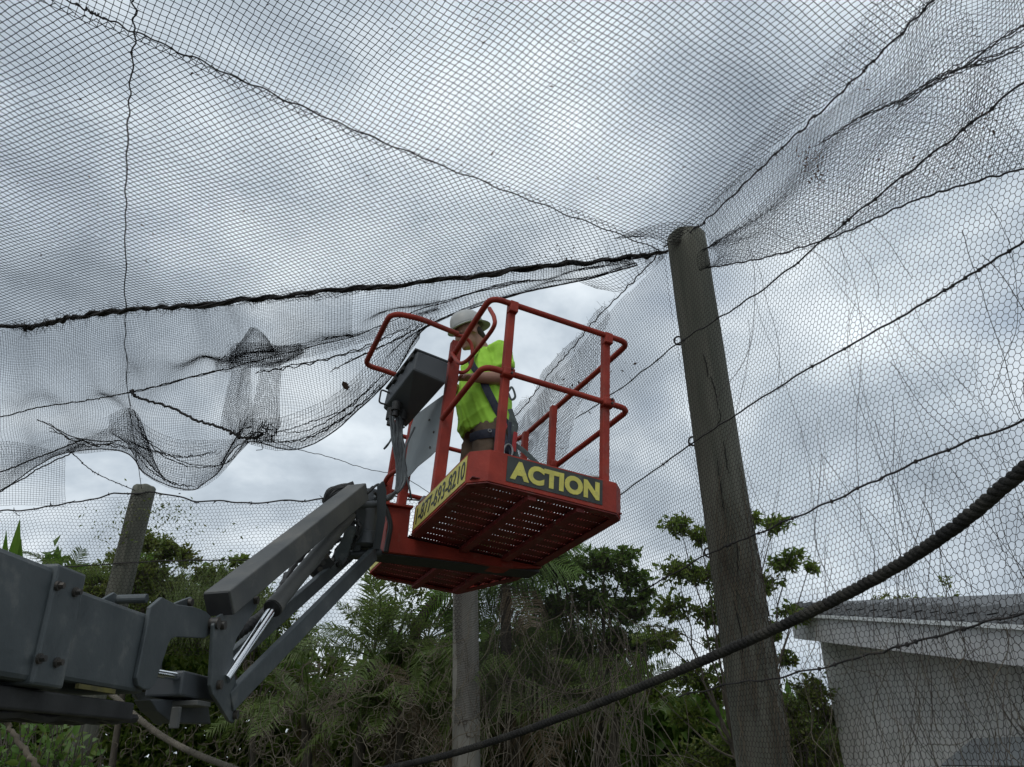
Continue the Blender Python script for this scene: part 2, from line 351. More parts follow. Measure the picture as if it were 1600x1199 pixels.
def wire_panel(name, P0, D, Nn, s0, s1, h0, h1, a, r, mask, parent, m, seed, amp=.03, inpl=.012, off=0.0, shear=0.0):
    A, B = hexsegs(s0, s1, h0, h1, a)
    keep = mask(A[:, 0], A[:, 1]) & mask(B[:, 0], B[:, 1]); A, B = A[keep], B[keep]
    def to3(Q):
        s, h = Q[:, 0], Q[:, 1]; s2 = s+wob(s*2, h*2, seed+1, inpl)+shear*(h-h0); h2 = h+wob(s*2, h*2, seed+2, inpl)
        d = off+wob(s, h, seed, amp)
        return P0[None]+D[None]*s2[:, None]+np.array([[0, 0, 1.0]])*h2[:, None]+Nn[None]*d[:, None]
    me = segs_mesh(name, to3(A), to3(B), r, root_of(parent)); o = link_mesh(name, me, m, parent); o['kind'] = 'stuff'; return o
HEX = .031
def s_of(p): return float(np.dot(p-WP, W_D))
fr = thing('wire_fence', WP+[0, 0, 0]-W_D*1.2, 'hexagonal wire fence right of the big post, in front of the house', 'wire fence', 'wire mesh fences')
wire_panel('wire_mesh', WP, W_D, W_N, -2.6, 0.02, 1.45, ROOF, HEX, .00135, lambda s, h: h < ROOF-.02, fr, M['wire'], 11)
fm = thing('wire_fence', WP+W_D*3, 'hexagonal wire fence behind the basket with its top edge torn down and curling', 'wire fence', 'wire mesh fences')
edge_px = ((1040, 398), (985, 455), (940, 500), (900, 548), (862, 590), (830, 632), (800, 668), (780, 720))
E3 = np.array([wallpt(*q) for q in edge_px]); es = np.array([s_of(p) for p in E3]); eh = E3[:, 2]
es = np.append(es, 6.2); eh = np.append(eh, eh[-1]-.05)
def topedge(s): return np.interp(s, es, eh)
wire_panel('wire_mesh', WP, W_D, W_N, 0.02, 5.75, 2.0, 5.2, HEX, .0016, lambda s, h: h < topedge(s), fm, M['wire'], 12, amp=.025)
# folded over band along the torn edge
band_px = ((1040, 430), (1015, 490), (985, 560), (955, 625), (925, 690), (905, 740))
B3 = np.array([wallpt(*q) for q in band_px]); bs = np.array([s_of(p) for p in B3]); bh = B3[:, 2]
def botedge(s): return np.interp(s, bs, bh)
wire_panel('folded_edge', WP, W_D, W_N, 0.05, 5.0, 2.0, 5.2, HEX, .0019, lambda s, h: (h < topedge(s)+.02+.03*np.sin(s*9)) & (h > botedge(s)+.04*np.sin(s*7)), fm, M['wire'], 17, amp=.06, inpl=.03, off=.08, shear=.25)
tb = MB(); pp = spline(E3+W_N*.05, 120)+wig(120, .012, seed=5); tb.tube(pp, .005, 5)
for i in range(4, 118, 3):          # loose ends of cut wire
    for k in range(3):
        d = norm(rng.normal(size=3)+np.array([-.3, 0, .9])); tb.tube(spline([pp[i], pp[i]+d*.03+rng.normal(size=3)*.008, pp[i]+d*rng.uniform(.04, .11)], 4), .0011, 3)
tb.build('selvedge_wire', M['wire'], fm)
# far wall between the far posts
FD = norm(P3-P2); FN = np.array([FD[1], -FD[0], 0.0]); FP = P2+FN*.17
ff = thing('wire_fence', FP+FD*1.5, 'far hexagonal wire fence behind the boom and the leaning far post', 'wire fence', 'wire mesh fences')
def ftop(s): return np.interp(s, [-6, -2.4, -1.2, -.3, .2, .8, 1.6, 2.4, 3.2, 4.6], [4.62, 4.78, 4.86, 5.02, 5.04, 4.9, 4.84, 4.86, 4.92, 4.7])
wire_panel('wire_mesh', FP, FD, FN, -5.2, 4.5, 2.9, 5.1, 0.05, .0024, lambda s, h: h < ftop(s), ff, M['wire'], 21, amp=.05, inpl=.02)
tb = MB(); s_ = np.linspace(-5.2, 4.5, 160); pp = FP[None]+FD[None]*s_[:, None]+np.array([[0, 0, 1.0]])*ftop(s_)[:, None]+wig(160, .012, seed=9); tb.tube(pp, .011, 5)
for i in range(3, 158, 4): tb.tube(pp[i]+wig(6, .05), .004, 4)
tb.build('top_wire', M['cable'], ff)
tb = MB(); s_ = np.linspace(-5.2, 4.5, 120); tb.tube(FP[None]+FD[None]*s_[:, None]+np.array([[0, 0, 1.0]])*(4.06+.02*np.sin(s_*2))[:, None]+wig(120, .01, seed=19), .008, 5); tb.build('middle_wire', M['cable'], ff)

# ------------------------------------------------------------------ cables
def cable(pts, r, name, label, cat, m='cable', n=140, amp=.012, knots=26, group=None, seed=1, fuzz=0):
    P = spline(pts, n)+wig(n, amp, 8, seed)
    b = MB(); b.tube(P, r, 6); g_ = np.random.default_rng(seed)
    for i in g_.choice(np.arange(2, n-2), min(knots, n-6), replace=False):
        b.ball(P[i], r*g_.uniform(1.4, 2.2), 6, 4, (1, .8, 1.2))
        for k in range(2): b.tube([P[i], P[i]+g_.normal(size=3)*r*3.5], r*.3, 3)
    o = b.build(name, M[m], origin=P[0], smooth=True); setp(o, label, cat, group); return o, P
TOP1 = hit(1042, 396, P1+W_N*.1, W_N)
grp = 'roof wires holding up the net'
cable([TOP1, atz(620, 231, ROOF), atz(210, 50, ROOF), atz(90, -5, ROOF), atz(-500, -270, ROOF)], .0042, 'roof_wire', 'long thin wire crossing the net roof diagonally down to the big post', 'wire', amp=.009, knots=22, group=grp, seed=21, n=260)
cable([P2+[0.02, -.1, 5.1], atz(200, 612, ROOF-.04), atz(196, 400, ROOF), atz(200, 200, ROOF), atz(210, 50, ROOF), atz(207, -60, ROOF), atz(203, -420, ROOF)], .0042, 'roof_wire', 'kinked thin wire running up the left side of the net roof', 'wire', amp=.009, knots=18, group=grp, seed=22, n=260)
TOPW = [TOP1+[0, 0, .05]+W_N*.02]+[atz(x, y, ROOF) for x, y in ((1098, 349), (1210, 243), (1330, 130), (1460, 0), (1560, -95))]
cable(TOPW, .0055, 'roof_wire', 'knotted wire from the big post top up to the right edge of the roof', 'wire', amp=.008, knots=44, group=grp, seed=23, n=160)
# thick frayed edge cable
TC = [TOP1, atz(980, 402, ROOF), atz(850, 418, ROOF-.02), atz(700, 437, ROOF-.03), atz(560, 452, ROOF-.03), atz(420, 465, ROOF-.03), atz(280, 480, ROOF-.03), atz(200, 487, ROOF-.02), atz(120, 494, ROOF-.02), atz(80, 506, ROOF-.02), atz(40, 513, ROOF), atz(0, 512, ROOF), atz(-300, 530, ROOF)]
ec = thing('edge_cable', TC[0], 'thick black frayed cable running left from the big post, below the net roof', 'cable')
n = 420; base = spline(TC, n)+wig(n, .013, 12, 31); tt = np.linspace(0, 1, n)
b = MB(); thick = .6+.4*np.sin(np.clip(tt*9, 0, 1.57))
for k in range(6):
    ph = rng.uniform(0, 6); w1 = rng.uniform(60, 110)
    rad = (.012+.007*np.sin(tt*rng.uniform(20, 60)+ph))*thick
    o = np.stack([0*tt, np.cos(tt*w1+ph)*rad, np.sin(tt*w1+ph)*rad], 1)+wig(n, .004, 8); b.tube(base+o, (.0095+.003*np.sin(tt*rng.uniform(80, 160)+ph))*thick, 5)
b.build('cable_core', M['cable'], ec, smooth=True)
fa, fb = [], []
for i in range(2600):
    j = rng.integers(3, n-3); d = rng.normal(size=3)*np.array([1, 1, 1.0])*rng.uniform(.012, .046); q = base[j]+rng.normal(size=3)*.006
    fa.append(q); fb.append(q+d*.6); fa.append(q+d*.6); fb.append(q+d+rng.normal(size=3)*.008)
o = link_mesh('frayed_fibre', segs_mesh('frayed_fibre', fa, fb, .0013, root_of(ec)), M['cable'], ec); o['kind'] = 'stuff'
# wall wires
wg = 'horizontal wires along the right wall'
WW = [((900, 655), (980, 600), (1060, 537), (1120, 500), (1200, 447), (1300, 365), (1400, 285), (1500, 208), (1600, 128), (1700, 45)),
      ((960, 780), (1084, 692), (1145, 652), (1250, 585), (1400, 500), (1500, 440), (1600, 378), (1720, 300)),
      ((1000, 925), (1110, 866), (1150, 848), (1230, 815), (1340, 765), (1430, 724), (1600, 656), (1720, 605)),
      ((1060, 1090), (1148, 1068), (1215, 1060), (1330, 1032), (1400, 1012), (1500, 985), (1600, 958), (1720, 925))]
LB = ['topmost wall wire, through the highest ring and over the hanging net flap', 'second wall wire down, through the ring half way up the post', 'third wall wire down, crossing the big post just above the leafy branches', 'lowest wall wire, crossing the big post below the rope and in front of the house']
for i, q in enumerate(WW):
    cable([wallpt(*p, off=.015) for p in q], .0048, 'wall_wire', LB[i], 'wire', amp=.006, knots=20, group=wg, seed=41+i, n=150)
cable([at(415, 690, 8.0), at(480, 706, 8.3), at(560, 729, 8.8), at(650, 757, 9.3), P3+[0, -.1, 4.5]], .0038, 'slack_wire', 'thin slack wire running from the net bag down towards the basket', 'wire', amp=.008, knots=2, seed=51, n=60)
cable([at(112, 708, 8.6), at(150, 740, 9.5), P2+[-.05, -.12, 5.08]], .0055, 'slack_wire', 'short wire tying the left net corner to the far post', 'wire', amp=.01, knots=8, seed=52, n=50)
cable([atz(203, 612, ROOF-.04), at(225, 625, 7.9), at(300, 652, 7.7), at(350, 672, 7.55), at(388, 686, 7.45), at(412, 678, 7.4)], .013, 'twisted_net_cord', 'thick dark twisted net cord ending in the gathered knot', 'cord', amp=.012, knots=4, seed=53, n=80)

# ------------------------------------------------------------------ NET ROOF
CELL = .0355
nr_ = thing('roof_net', (-.5, 4.2, ROOF), 'black square mesh net stretched overhead, its far side sagging loose in bags', 'net')
NO = root_of(nr_)
def inside(poly, X, Y):
    c = np.zeros(X.shape, bool); n_ = len(poly); j = n_-1
    for i in range(n_):
        xi, yi = poly[i]; xj, yj = poly[j]
        c ^= ((yi > Y) != (yj > Y)) & (X < (xj-xi)*(Y-yi)/(yj-yi+1e-12)+xi); j = i
    return c
D1a, D1b = atz(210, 50, ROOF)[:2], TOP1[:2]
tcl = [atz(x, y, ROOF)[:2] for x, y in ((1036, 397), (850, 418), (560, 452), (280, 480), (120, 494), (0, 512), (-300, 530))]
wl0 = TOP1[:2]; wl1 = TOP1[:2]+(atz(1462, 0, ROOF)[:2]-TOP1[:2])*1.8
back = D1a+(D1a-D1b)*1.25
_ov = norm(np.append(D1b-D1a, 0))[:2]; _ov = np.array([_ov[1], -_ov[0]])*.05
polyA = [tuple(TOP1[:2])]+[tuple(q) for q in tcl]+[(-7.2, 1.2), tuple(back+_ov), tuple(D1a+_ov), tuple(TOP1[:2]+_ov*.3)]
polyB = [tuple(TOP1[:2]), tuple(D1a), tuple(back), (back[0], .9), tuple(wl1)]
def roofz(X, Y, k):
    z = ROOF-.10*np.sin(np.clip((X+4)/5, 0, 1)*math.pi)*np.sin(np.clip((Y-1.5)/4.5, 0, 1)*math.pi)
    return z+.02*np.sin(2.1*X+1.3*Y+k)+.018*np.sin(3.3*Y-1.7*X+2*k)+.008*np.sin(7*X+2+k)*np.sin(6*Y)
def netsheet(name, poly, ang, seed, r):
    px = np.array(poly); c = px.mean(0); ext = np.abs(px-c).max()*1.5; n_ = int(ext/CELL)
    ii = np.arange(-n_, n_+1)*CELL; U, V = np.meshgrid(ii, ii, indexing='ij')
    g_ = np.random.default_rng(seed)
    Uw = U+.04*np.sin(1.1*V+.6*U+seed)+.012*np.sin(2.7*V-1.2*U)+.005*np.sin(9*V+2*U)+g_.normal(size=U.shape)*.0013
    Vw = V+.04*np.sin(1.3*U-.5*V+seed*2)+.012*np.sin(2.3*U+1.1*V)+.005*np.sin(8*U-3*V)+g_.normal(size=U.shape)*.0013
    ca, sa = math.cos(ang), math.sin(ang); X = c[0]+ca*Uw-sa*Vw; Y = c[1]+sa*Uw+ca*Vw
    Pn = np.stack([X, Y, roofz(X, Y, seed)], -1); ins = inside(poly, X, Y)
    h = ins[:-1] & ins[1:] & (g_.random((U.shape[0]-1, U.shape[1])) > .0025); v = ins[:, :-1] & ins[:, 1:] & (g_.random((U.shape[0], U.shape[1]-1)) > .0025)
    A = np.concatenate([Pn[:-1][h], Pn[:, :-1][v]]); B = np.concatenate([Pn[1:][h], Pn[:, 1:][v]])
    o = link_mesh(name, segs_mesh(name, A, B, r, NO), M['net'], nr_); o['kind'] = 'stuff'
    K = Pn[ins]-NO; s = .0038        # knots: small tetrahedra at the crossings
    T = np.array([[1, 1, 1], [1, -1, -1], [-1, 1, -1], [-1, -1, 1]])*s*.8
    V_ = (K[:, None]+T[None]).reshape(-1, 3); b_ = np.arange(len(K))[:, None]*4
    Q = np.concatenate([b_+np.array([[0, 1, 2]]), b_+np.array([[0, 3, 1]]), b_+np.array([[0, 2, 3]]), b_+np.array([[1, 3, 2]])])
    o = link_mesh(name.replace('panel', 'knots'), raw_mesh('net_knots', V_, Q), M['net'], nr_); o['kind'] = 'stuff'
netsheet('net_panel', polyA, math.radians(-20), 1, .0023)
netsheet('net_panel', polyB, math.radians(38), 2, .0021)
def patch(name, rows, cell, r, parent, m, wr=.02, seed=1, du=None, dv=None, jitter=.0012, fold=None, diag=False, kind='stuff', mask=None):
    rows = [np.asarray(q, float) for q in rows]
    Lu = max(np.linalg.norm(np.diff(q, axis=0), axis=1).sum() for q in rows); Lv = max(np.linalg.norm(rows[0][k]-rows[-1][k]) for k in range(len(rows[0])))*1.1
    nu = du or max(4, int(Lu/cell)); nv = dv or max(4, int(Lv/cell))
    Rw = np.stack([spline(q, nu) for q in rows])                       # rows x nu
    G = np.stack([spline(Rw[:, k], nv) for k in range(nu)], 0)         # nu x nv
    dU = np.gradient(G, axis=0); dV = np.gradient(G, axis=1); nn = np.cross(dU, dV); nn /= np.linalg.norm(nn, axis=2, keepdims=True)+1e-9
    g_ = np.random.default_rng(seed); uu, vv = np.meshgrid(np.linspace(0, Lu, nu), np.linspace(0, Lv, nv), indexing='ij'); d = np.zeros((nu, nv))
    for i in range(9):
        f = g_.uniform(1.5, 9, 2)*g_.choice([-1, 1], 2); d += np.sin(f[0]*uu+f[1]*.5*vv+g_.uniform(0, 6))*g_.uniform(.3, 1)
    d *= wr/3
    d *= np.clip(np.linalg.norm(G[:, -1]-G[:, 0], axis=1)/.6, .08, 1)[:, None]
    if fold is not None: d += fold(uu/Lu, vv/Lv)
    G = G+nn*d[..., None]+g_.normal(size=G.shape)*jitter
    lv = np.linalg.norm(np.diff(G, axis=1), axis=2).mean(1); kk = 2**np.clip(np.floor(np.log2(cell*.75/np.maximum(lv, 1e-4))), 0, 5).astype(int)
    jm = (np.arange(nv)[None, :] % kk[:-1, None]) == 0
    if diag:
        A = [G[:-1, :-1][::1], G[1:, :-1]]; B = [G[1:, 1:], G[:-1, 1:]]
        par = (np.add.outer(np.arange(nu-1), np.arange(nv-1)) % 2 == 0)
        A = np.concatenate([A[0][par], A[1][~par]]); B = np.concatenate([B[0][par], B[1][~par]])
    else:
        A = np.concatenate([G[:-1][jm], G[:, :-1].reshape(-1, 3)]); B = np.concatenate([G[1:][jm], G[:, 1:].reshape(-1, 3)])
    o = link_mesh(name, segs_mesh(name, A, B, r, root_of(parent)), m, parent); o['kind'] = kind; return G
cx_ = [-300, -120, 0, 60, 130, 190, 240, 300, 350, 400, 470, 560, 650, 740, 830, 910, 985]
cy_ = [530, 520, 512, 509, 494, 488, 484, 478, 472, 467, 460, 452, 442, 433, 420, 411, 403]
r1 = [(-300, 705), (-120, 678), (0, 655), (60, 640), (130, 630), (190, 619), (240, 608), (300, 592), (350, 580), (400, 566), (470, 548), (560, 525), (640, 492), (735, 462), (828, 440), (912, 424), (990, 408)]
ed = [(-300, 850), (-120, 815), (0, 768), (60, 728), (110, 708), (190, 706), (222, 738), (285, 765), (335, 748), (385, 692), (470, 702), (575, 630), (645, 532), (735, 482), (838, 453), (920, 436), (996, 414)]
row0 = [atz(x, y, ROOF-.03) for x, y in zip(cx_, cy_)]
row1 = [atz(x, y, ROOF-.06) for x, y in r1]
rowm = [.5*(a_+b_)-np.array([0, 0, .10*math.sin(i/16*math.pi)]) for i, (a_, b_) in enumerate(zip(row0, row1))]
def dep(p): return float((R.T@(p-CAM))[2])
rowe = [at(x, y, dep(q)+.12) for (x, y), q in zip(ed, row1)]
rowb = [.5*(a_+b_)+np.array([.03, .16, .02])*math.sin(min(1, i/16)*math.pi) for i, (a_, b_) in enumerate(zip(row1, rowe))]
GD = patch('sagging_panel', [row0, rowm, row1, rowb, rowe], .033, .00175, nr_, M['net'], wr=.05, seed=3)
tb = MB(); tb.tube(np.array([GD[i, -1] for i in range(0, GD.shape[0], 2)]), .006, 5); tb.build('net_hem', M['cable'], nr_)
tb = MB(); q = spline([np.array(p)+[0, 0, .02] for p in row1[1:9]], 80)+wig(80, .012, seed=61); tb.tube(q, .007, 5); q = spline([np.array(p)+[0, 0, .01] for p in row1[5:15]], 120)+wig(120, .01, seed=62); tb.tube(q, .0045, 5); tb.build('lacing_cord', M['cable'], nr_)
# second layers of the bags (the net hangs double there)
def prow(pts, D): return [at(x, y, D if np.isscalar(D) else D[i]) for i, (x, y) in enumerate(pts)]
patch('net_bag', [prow([(198, 640), (240, 668), (290, 690), (340, 690), (386, 684)], 8.5), prow([(198, 690), (235, 720), (288, 735), (340, 722), (388, 690)], 8.65), prow([(200, 706), (228, 742), (286, 766), (336, 749), (390, 692)], 8.45)], .03, .00175, nr_, M['net'], wr=.06, seed=5)
patch('net_bag', [prow([(108, 690), (130, 684), (165, 672), (202, 640)], 8.2), prow([(105, 698), (128, 698), (165, 690), (204, 678)], 8.3), prow([(104, 707), (128, 709), (164, 706), (200, 706)], 8.2)], .028, .00175, nr_, M['net'], wr=.035, seed=6)
patch('net_bag', [prow([(172, 650), (200, 640), (215, 650), (232, 690)], 8.0), prow([(172, 675), (202, 680), (222, 690), (240, 715)], 7.9), prow([(180, 680), (205, 702), (226, 722), (262, 752)], 8.0)], .024, .00175, nr_, M['net'], wr=.05, seed=7)
patch('net_bag', [prow([(392, 655), (450, 650), (530, 612), (600, 545), (650, 505)], [7.4, 7.3, 7.1, 6.9, 6.8]), prow([(388, 680), (450, 688), (535, 645), (604, 572), (655, 520)], [7.5, 7.4, 7.3, 7.0, 6.9]), prow([(390, 694), (448, 704), (534, 664), (598, 603), (655, 528)], [7.4, 7.35, 7.15, 6.9, 6.8])], .03, .00175, nr_, M['net'], wr=.04, seed=8)
patch('net_bag', [prow([(-200, 690), (-60, 700), (20, 690), (100, 712)], 8.8), prow([(-200, 760), (-60, 750), (20, 742), (101, 750)], 8.9), prow([(-200, 830), (-60, 800), (20, 790), (102, 792)], 8.8)], .04, .00175, nr_, M['net'], wr=.03, seed=25)
for pts in (((-120, 815), (0, 768), (70, 728), (118, 706)), ((-120, 770), (0, 738), (60, 715), (125, 690))): tb = MB(); tb.tube(spline(prow(pts, 8.75), 40)+wig(40, .012), .008, 5); tb.build('net_crease', M['cable'], nr_)
for D_, pts in ((7.2, ((640, 512), (560, 548), (470, 570), (400, 585))), (8.2, ((200, 690), (240, 706), (290, 716), (345, 706))), (8.2, ((204, 700), (228, 728), (262, 752), (300, 762))), (7.3, ((598, 600), (540, 652), (470, 690), (420, 690))), (7.2, ((600, 585), (545, 632), (480, 668), (430, 676))), (8.1, ((60, 655), (110, 684), (160, 692), (200, 690))), (8.1, ((80, 672), (130, 694), (180, 698), (206, 702))), (7.0, ((680, 498), (620, 530), (560, 556), (520, 580))), (8.0, ((210, 640), (222, 680), (250, 705), (300, 728), (350, 722), (384, 690)))):
    for k in range(2): tb = MB(); tb.tube(spline([at(x+rng.normal()*2, y+rng.normal()*2, D_) for x, y in pts], 40)+wig(40, .014), .003+.003*np.sin(np.linspace(0.2, 3.0, 40)), 4); tb.build('net_crease', M['cable'], nr_)
gath = 'gathered_net'
for k in range(3):
    j = lambda: rng.normal(size=2)*4
    P_ = lambda *q: [tuple(np.array(p)+j()) for p in q]
    patch(gath, [prow(P_((350+12*k, 552-8*k), (378, 538), (408, 536), (438, 545), (470, 540)), 7.0+.03*k), prow(P_((346+10*k, 566-6*k), (374, 556+5*k), (404, 560), (436, 558), (476, 548)), 6.93+.03*k), prow(P_((352, 578-4*k), (376, 573), (404, 577), (434, 570), (472, 556)), 7.02)], .019, .0013, nr_, M['net'], wr=.045, seed=30+k)
patch(gath, [prow([(392, 512), (400, 514), (410, 522), (420, 534)], 7.0), prow([(372, 540), (388, 536), (410, 541), (430, 550)], 7.03), prow([(356, 558), (376, 566), (404, 566), (438, 558)], 7.05)], .017, .00175, nr_, M['net'], wr=.03, seed=9)
patch(gath, [prow([(336, 560), (350, 558), (375, 556), (402, 552)], 7.0), prow([(337, 578), (352, 582), (376, 578), (404, 572)], 7.0)], .018, .00175, nr_, M['net'], wr=.03, seed=10)
patch(gath, [prow([(400, 545), (480, 536), (560, 520), (660, 492)], [7.0, 6.9, 6.8, 6.6]), prow([(404, 572), (482, 558), (562, 536), (662, 506)], [7.0, 6.9, 6.8, 6.6])], .022, .00175, nr_, M['net'], wr=.04, seed=11)
patch(gath, [prow([(362, 580), (375, 578), (384, 575), (392, 572)], 7.15), prow([(352, 625), (366, 640), (380, 630), (396, 628)], 7.1), prow([(345, 668), (370, 676), (388, 682), (398, 680)], 7.15)], .017, .00175, nr_, M['net'], wr=.05, seed=12)
patch(gath, [prow([(410, 568), (420, 566), (430, 564), (438, 560)], 7.15), prow([(400, 630), (412, 636), (424, 632), (436, 625)], 7.05), prow([(398, 684), (412, 690), (424, 682), (436, 664)], 7.15)], .017, .00175, nr_, M['net'], wr=.05, seed=13)
tb = MB()
for k in range(20):
    c = at(rng.uniform(384, 428), rng.uniform(668, 690), 7.2); tb.tube(spline([c+rng.normal(size=3)*.035 for _ in range(5)], 16), .0035, 4)
tb.build('net_knot', M['cable'], nr_)
# the frayed bit of mesh by the big post
patch('torn_corner', [prow([(960, 376), (1000, 358), (1050, 347), (1095, 352)], 5.9), prow([(985, 374), (1015, 372), (1042, 380), (1060, 384)], 5.85)], .026, .00175, nr_, M['net'], wr=.05, seed=14)
patch('torn_corner', [prow([(905, 440), (940, 432), (985, 415), (1036, 400)], 5.9), prow([(930, 450), (970, 455), (1000, 435), (1036, 405)], 5.85)], .028, .00175, nr_, M['wire'], wr=.03, seed=15)
# flap hanging down the right wall
fl = thing('net_flap', TOPW[3], 'dense loose net flap hanging from the top wire over the right wall, holding dead leaves', 'net')
ft = [atz(x, y, ROOF-.01) for x, y in ((1096, 352), (1210, 245), (1330, 132), (1460, 2), (1560, -93), (1640, -168))]
fmid = [wallpt(*q, off=.14) for q in ((1102, 390), (1205, 320), (1320, 255), (1455, 165), (1560, 85), (1650, 20))]
flow = [wallpt(*q, off=.10) for q in ((1106, 420), (1200, 402), (1310, 368), (1420, 318), (1530, 283), (1660, 250))]
patch('net_mesh', [ft, fmid, flow], .031, .0012, fl, M['net'], wr=.06, seed=16)
patch('net_mesh', [[p+W_N*.03-np.array([0, 0, .25]) for p in ft], [p-W_N*.07 for p in fmid], flow], .036, .0010, fl, M['wire'], wr=.05, seed=18, diag=True)
tb = MB()
tb.tube(spline(flow, 120)+wig(120, .01, seed=71), .0045, 5)
for pts in (((1395, 165), (1460, 122), (1510, 95), (1560, 60), (1620, 30)), ((1400, 168), (1470, 125), (1530, 95), (1600, 72)), ((1280, 225), (1340, 190), (1400, 160))):
    for k in range(4): tb.tube(spline([wallpt(*q, off=.12)+rng.normal(size=3)*.012 for q in pts], 40)+wig(40, .006), .0026, 4)
tb.build('fold_line', M['cable'], fl)

# ================================================================== HOUSE (beyond the wire, right)
E1, E2 = at(1236, 962, 9.3), at(1600, 982, 5.5)
ED = norm(E2-E1); E3_ = E1+(E2-E1)*1.9; EN = norm(np.cross([0, 0, 1.0], ED[[0, 1, 2]]*[1, 1, 0]))
if EN[0] < 0: EN = -EN            # away from the aviary, into the house
hs = thing('house', (5.2, 6.5, 0), 'low grey stucco house with shingled roof edge and pale fascia, behind the wire', 'house')
c1 = hit(1281, 1003, E1+EN*.32, EN); c1[2] = 0
c2 = c1+np.array([ED[0], ED[1], 0])*8.0; topw1 = 3.0
b = MB(); dz = lambda p: E1[2]-.26+(np.dot((p-E1)[:2], ED[:2])/np.dot(ED[:2], ED[:2]))*ED[2]
q = [c1, c2, c2+[0, 0, dz(c2)+.02], c1+[0, 0, dz(c1)+.02]]
b.prism(q, EN*.2); b.build('wall', M['stucco'], hs)
b = MB(); bk = c1+EN*5; q = [c1+EN*.2+np.array([ED[0], ED[1], 0])*.0, bk, bk+[0, 0, dz(c1)+.3], c1+EN*.2+[0, 0, dz(c1)+.0]]
b.prism(q, np.array([ED[0], ED[1], 0])*.2); b.build('wall', M['stucco'], hs)
b = MB(); b.prism([E1-[0, 0, .27], E3_-[0, 0, .27], E3_-[0, 0, .012], E1-[0, 0, .012]], EN*.03); b.build('fascia', M['fascia'], hs)
b = MB(); b.prism([E1-[0, 0, .268]+EN*.03, E3_-[0, 0, .268]+EN*.03, E3_-[0, 0, .268]+EN*.36, E1-[0, 0, .268]+EN*.36], [0, 0, .02]); b.build('soffit', M['fascia'], hs)
b = MB(); b.prism([E1-EN*.03-[0, 0, .012], E3_-EN*.03-[0, 0, .012], E3_-EN*.03+[0, 0, .022], E1-EN*.03+[0, 0, .022]], EN*.05); b.build('drip_edge', M['drip'], hs)
b = MB(); b.prism([E1-[0, 0, .27], E1-[0, 0, .0], E1+EN*2.6+[0, 0, .12], E1+EN*2.6-[0, 0, .2]], -ED*.03); b.build('gable_board', M['fascia'], hs)
# steep shingled roof edge over the fascia, then a nearly flat roof
SL = norm(EN*.55+np.array([0, 0, 1.0])); RN = norm(np.cross(ED, SL)); RN = RN if np.dot(RN, EN) < 0 else -RN
rf = MB(); q0, q1 = E1-EN*.005+[0, 0, .022], E3_-EN*.005+[0, 0, .022]
rf.prism([q0, q1, q1+SL*.135, q0+SL*.135], EN*.10); rf.prism([q0+SL*.136, q1+SL*.136, q1+SL*.136+EN*4.5+[0, 0, .1], q0+SL*.136+EN*4.5+[0, 0, .1]], [0, 0, -.03]); rfo = rf.build('roof', M['shingle'], hs)
b = MB(); Ln = np.linalg.norm(E3_-E1)
for r_ in range(2):
    for k in range(30):
        o = q0+ED*Ln*((k+.5*(r_ % 2))/30.5)+SL*(r_*.066)+RN*.008
        b.bar(o, o+SL*.072, Ln/30.5*.985, .010+.008*rng.random(), RN)
o = b.build('shingle_course', M['shingle'], rfo); o['kind'] = 'stuff'
b = MB()
aw = [hit(x, y, E1+EN*.05, EN) for x, y in ((1516, 1160), (1660, 1126))]
ad = norm((aw[1]-aw[0])*[1, 1, 0])
for k in range(6):
    p0 = aw[0]+[0, 0, -.035*k*.8]-EN*(.05*k); b.bar(p0, p0+ad*1.6, .075, .01, norm(np.array([0, 0, 1.0])-EN*.6))
b.build('window_awning', M['awn'], hs)
b = MB()
for dzz in (-.26, -.40): b.bar(aw[0]+[0, 0, dzz]+EN*.2, aw[0]+ad*1.6+[0, 0, dzz]+EN*.2, .08, .05)
b.bar(aw[0]+[0, 0, -.25]+EN*.2, aw[0]+[0, 0, -1.2]+EN*.2, .06, .06, ad); b.build('window_frame', M['awn'], hs, bevel=.006)

# ================================================================== BOOM LIFT
A0 = at(0, 960, 1.75); BD = np.array([.011, 1.0, 0]); BD = norm(BD); BN = np.array([BD[1], -BD[0], 0])
def BPt(al, z, off): p = A0+BD*al+BN*off; return np.array([p[0], p[1], z])
def bpx(x, y, off=0.0): return hit(x, y, A0+BN*off, BN)
lift = thing('boom_lift', (A0[0]-.13, 1.6, 0), 'grey articulated boom lift raising a red work basket up to the net', 'boom lift')
def sect(name, a0_, a1_, z0, z1, off, wd_, m, bev=.012, parent=lift):
    b = MB(); b.prism([BPt(a0_, z0, off), BPt(a1_, z0, off), BPt(a1_, z1, off), BPt(a0_, z1, off)], -BN*wd_); return b.build(name, m, parent, bevel=bev)
sect('outer_boom', -4.2, .175, 1.796, 2.068, 0, .25, M['grey'], .014)
col_ = sect('boom_collar', .16, .297, 1.788, 2.077, .012, .274, M['grey'], .008)
for x, y in ((89, 916), (116, 926), (60, 1030), (87, 1036)):
    c = bpx(x, y, .012); b = MB(); b.cyl(c, c+BN*.007, .0125, 16); b.cyl(c+BN*.007, c+BN*.019, .008, 6); b.build('bolt', M['bolt'], col_)
sect('inner_boom', .28, .80, 1.813, 2.046, -.018, .214, M['grey'], .012)
b = MB()                                                               # weld bead and seam
b.tube(spline([bpx(232, 952, -.012), bpx(231, 978, -.012), bpx(215, 1050, -.012), bpx(216, 1074, -.012)], 30)+wig(30, .0015), .004, 5); b.build('weld_bead', M['grey2'], lift)
track = sect('hose_track', -4.2, .78, 1.735, 1.786, -.03, .2, M['black'], .006)
b = MB()
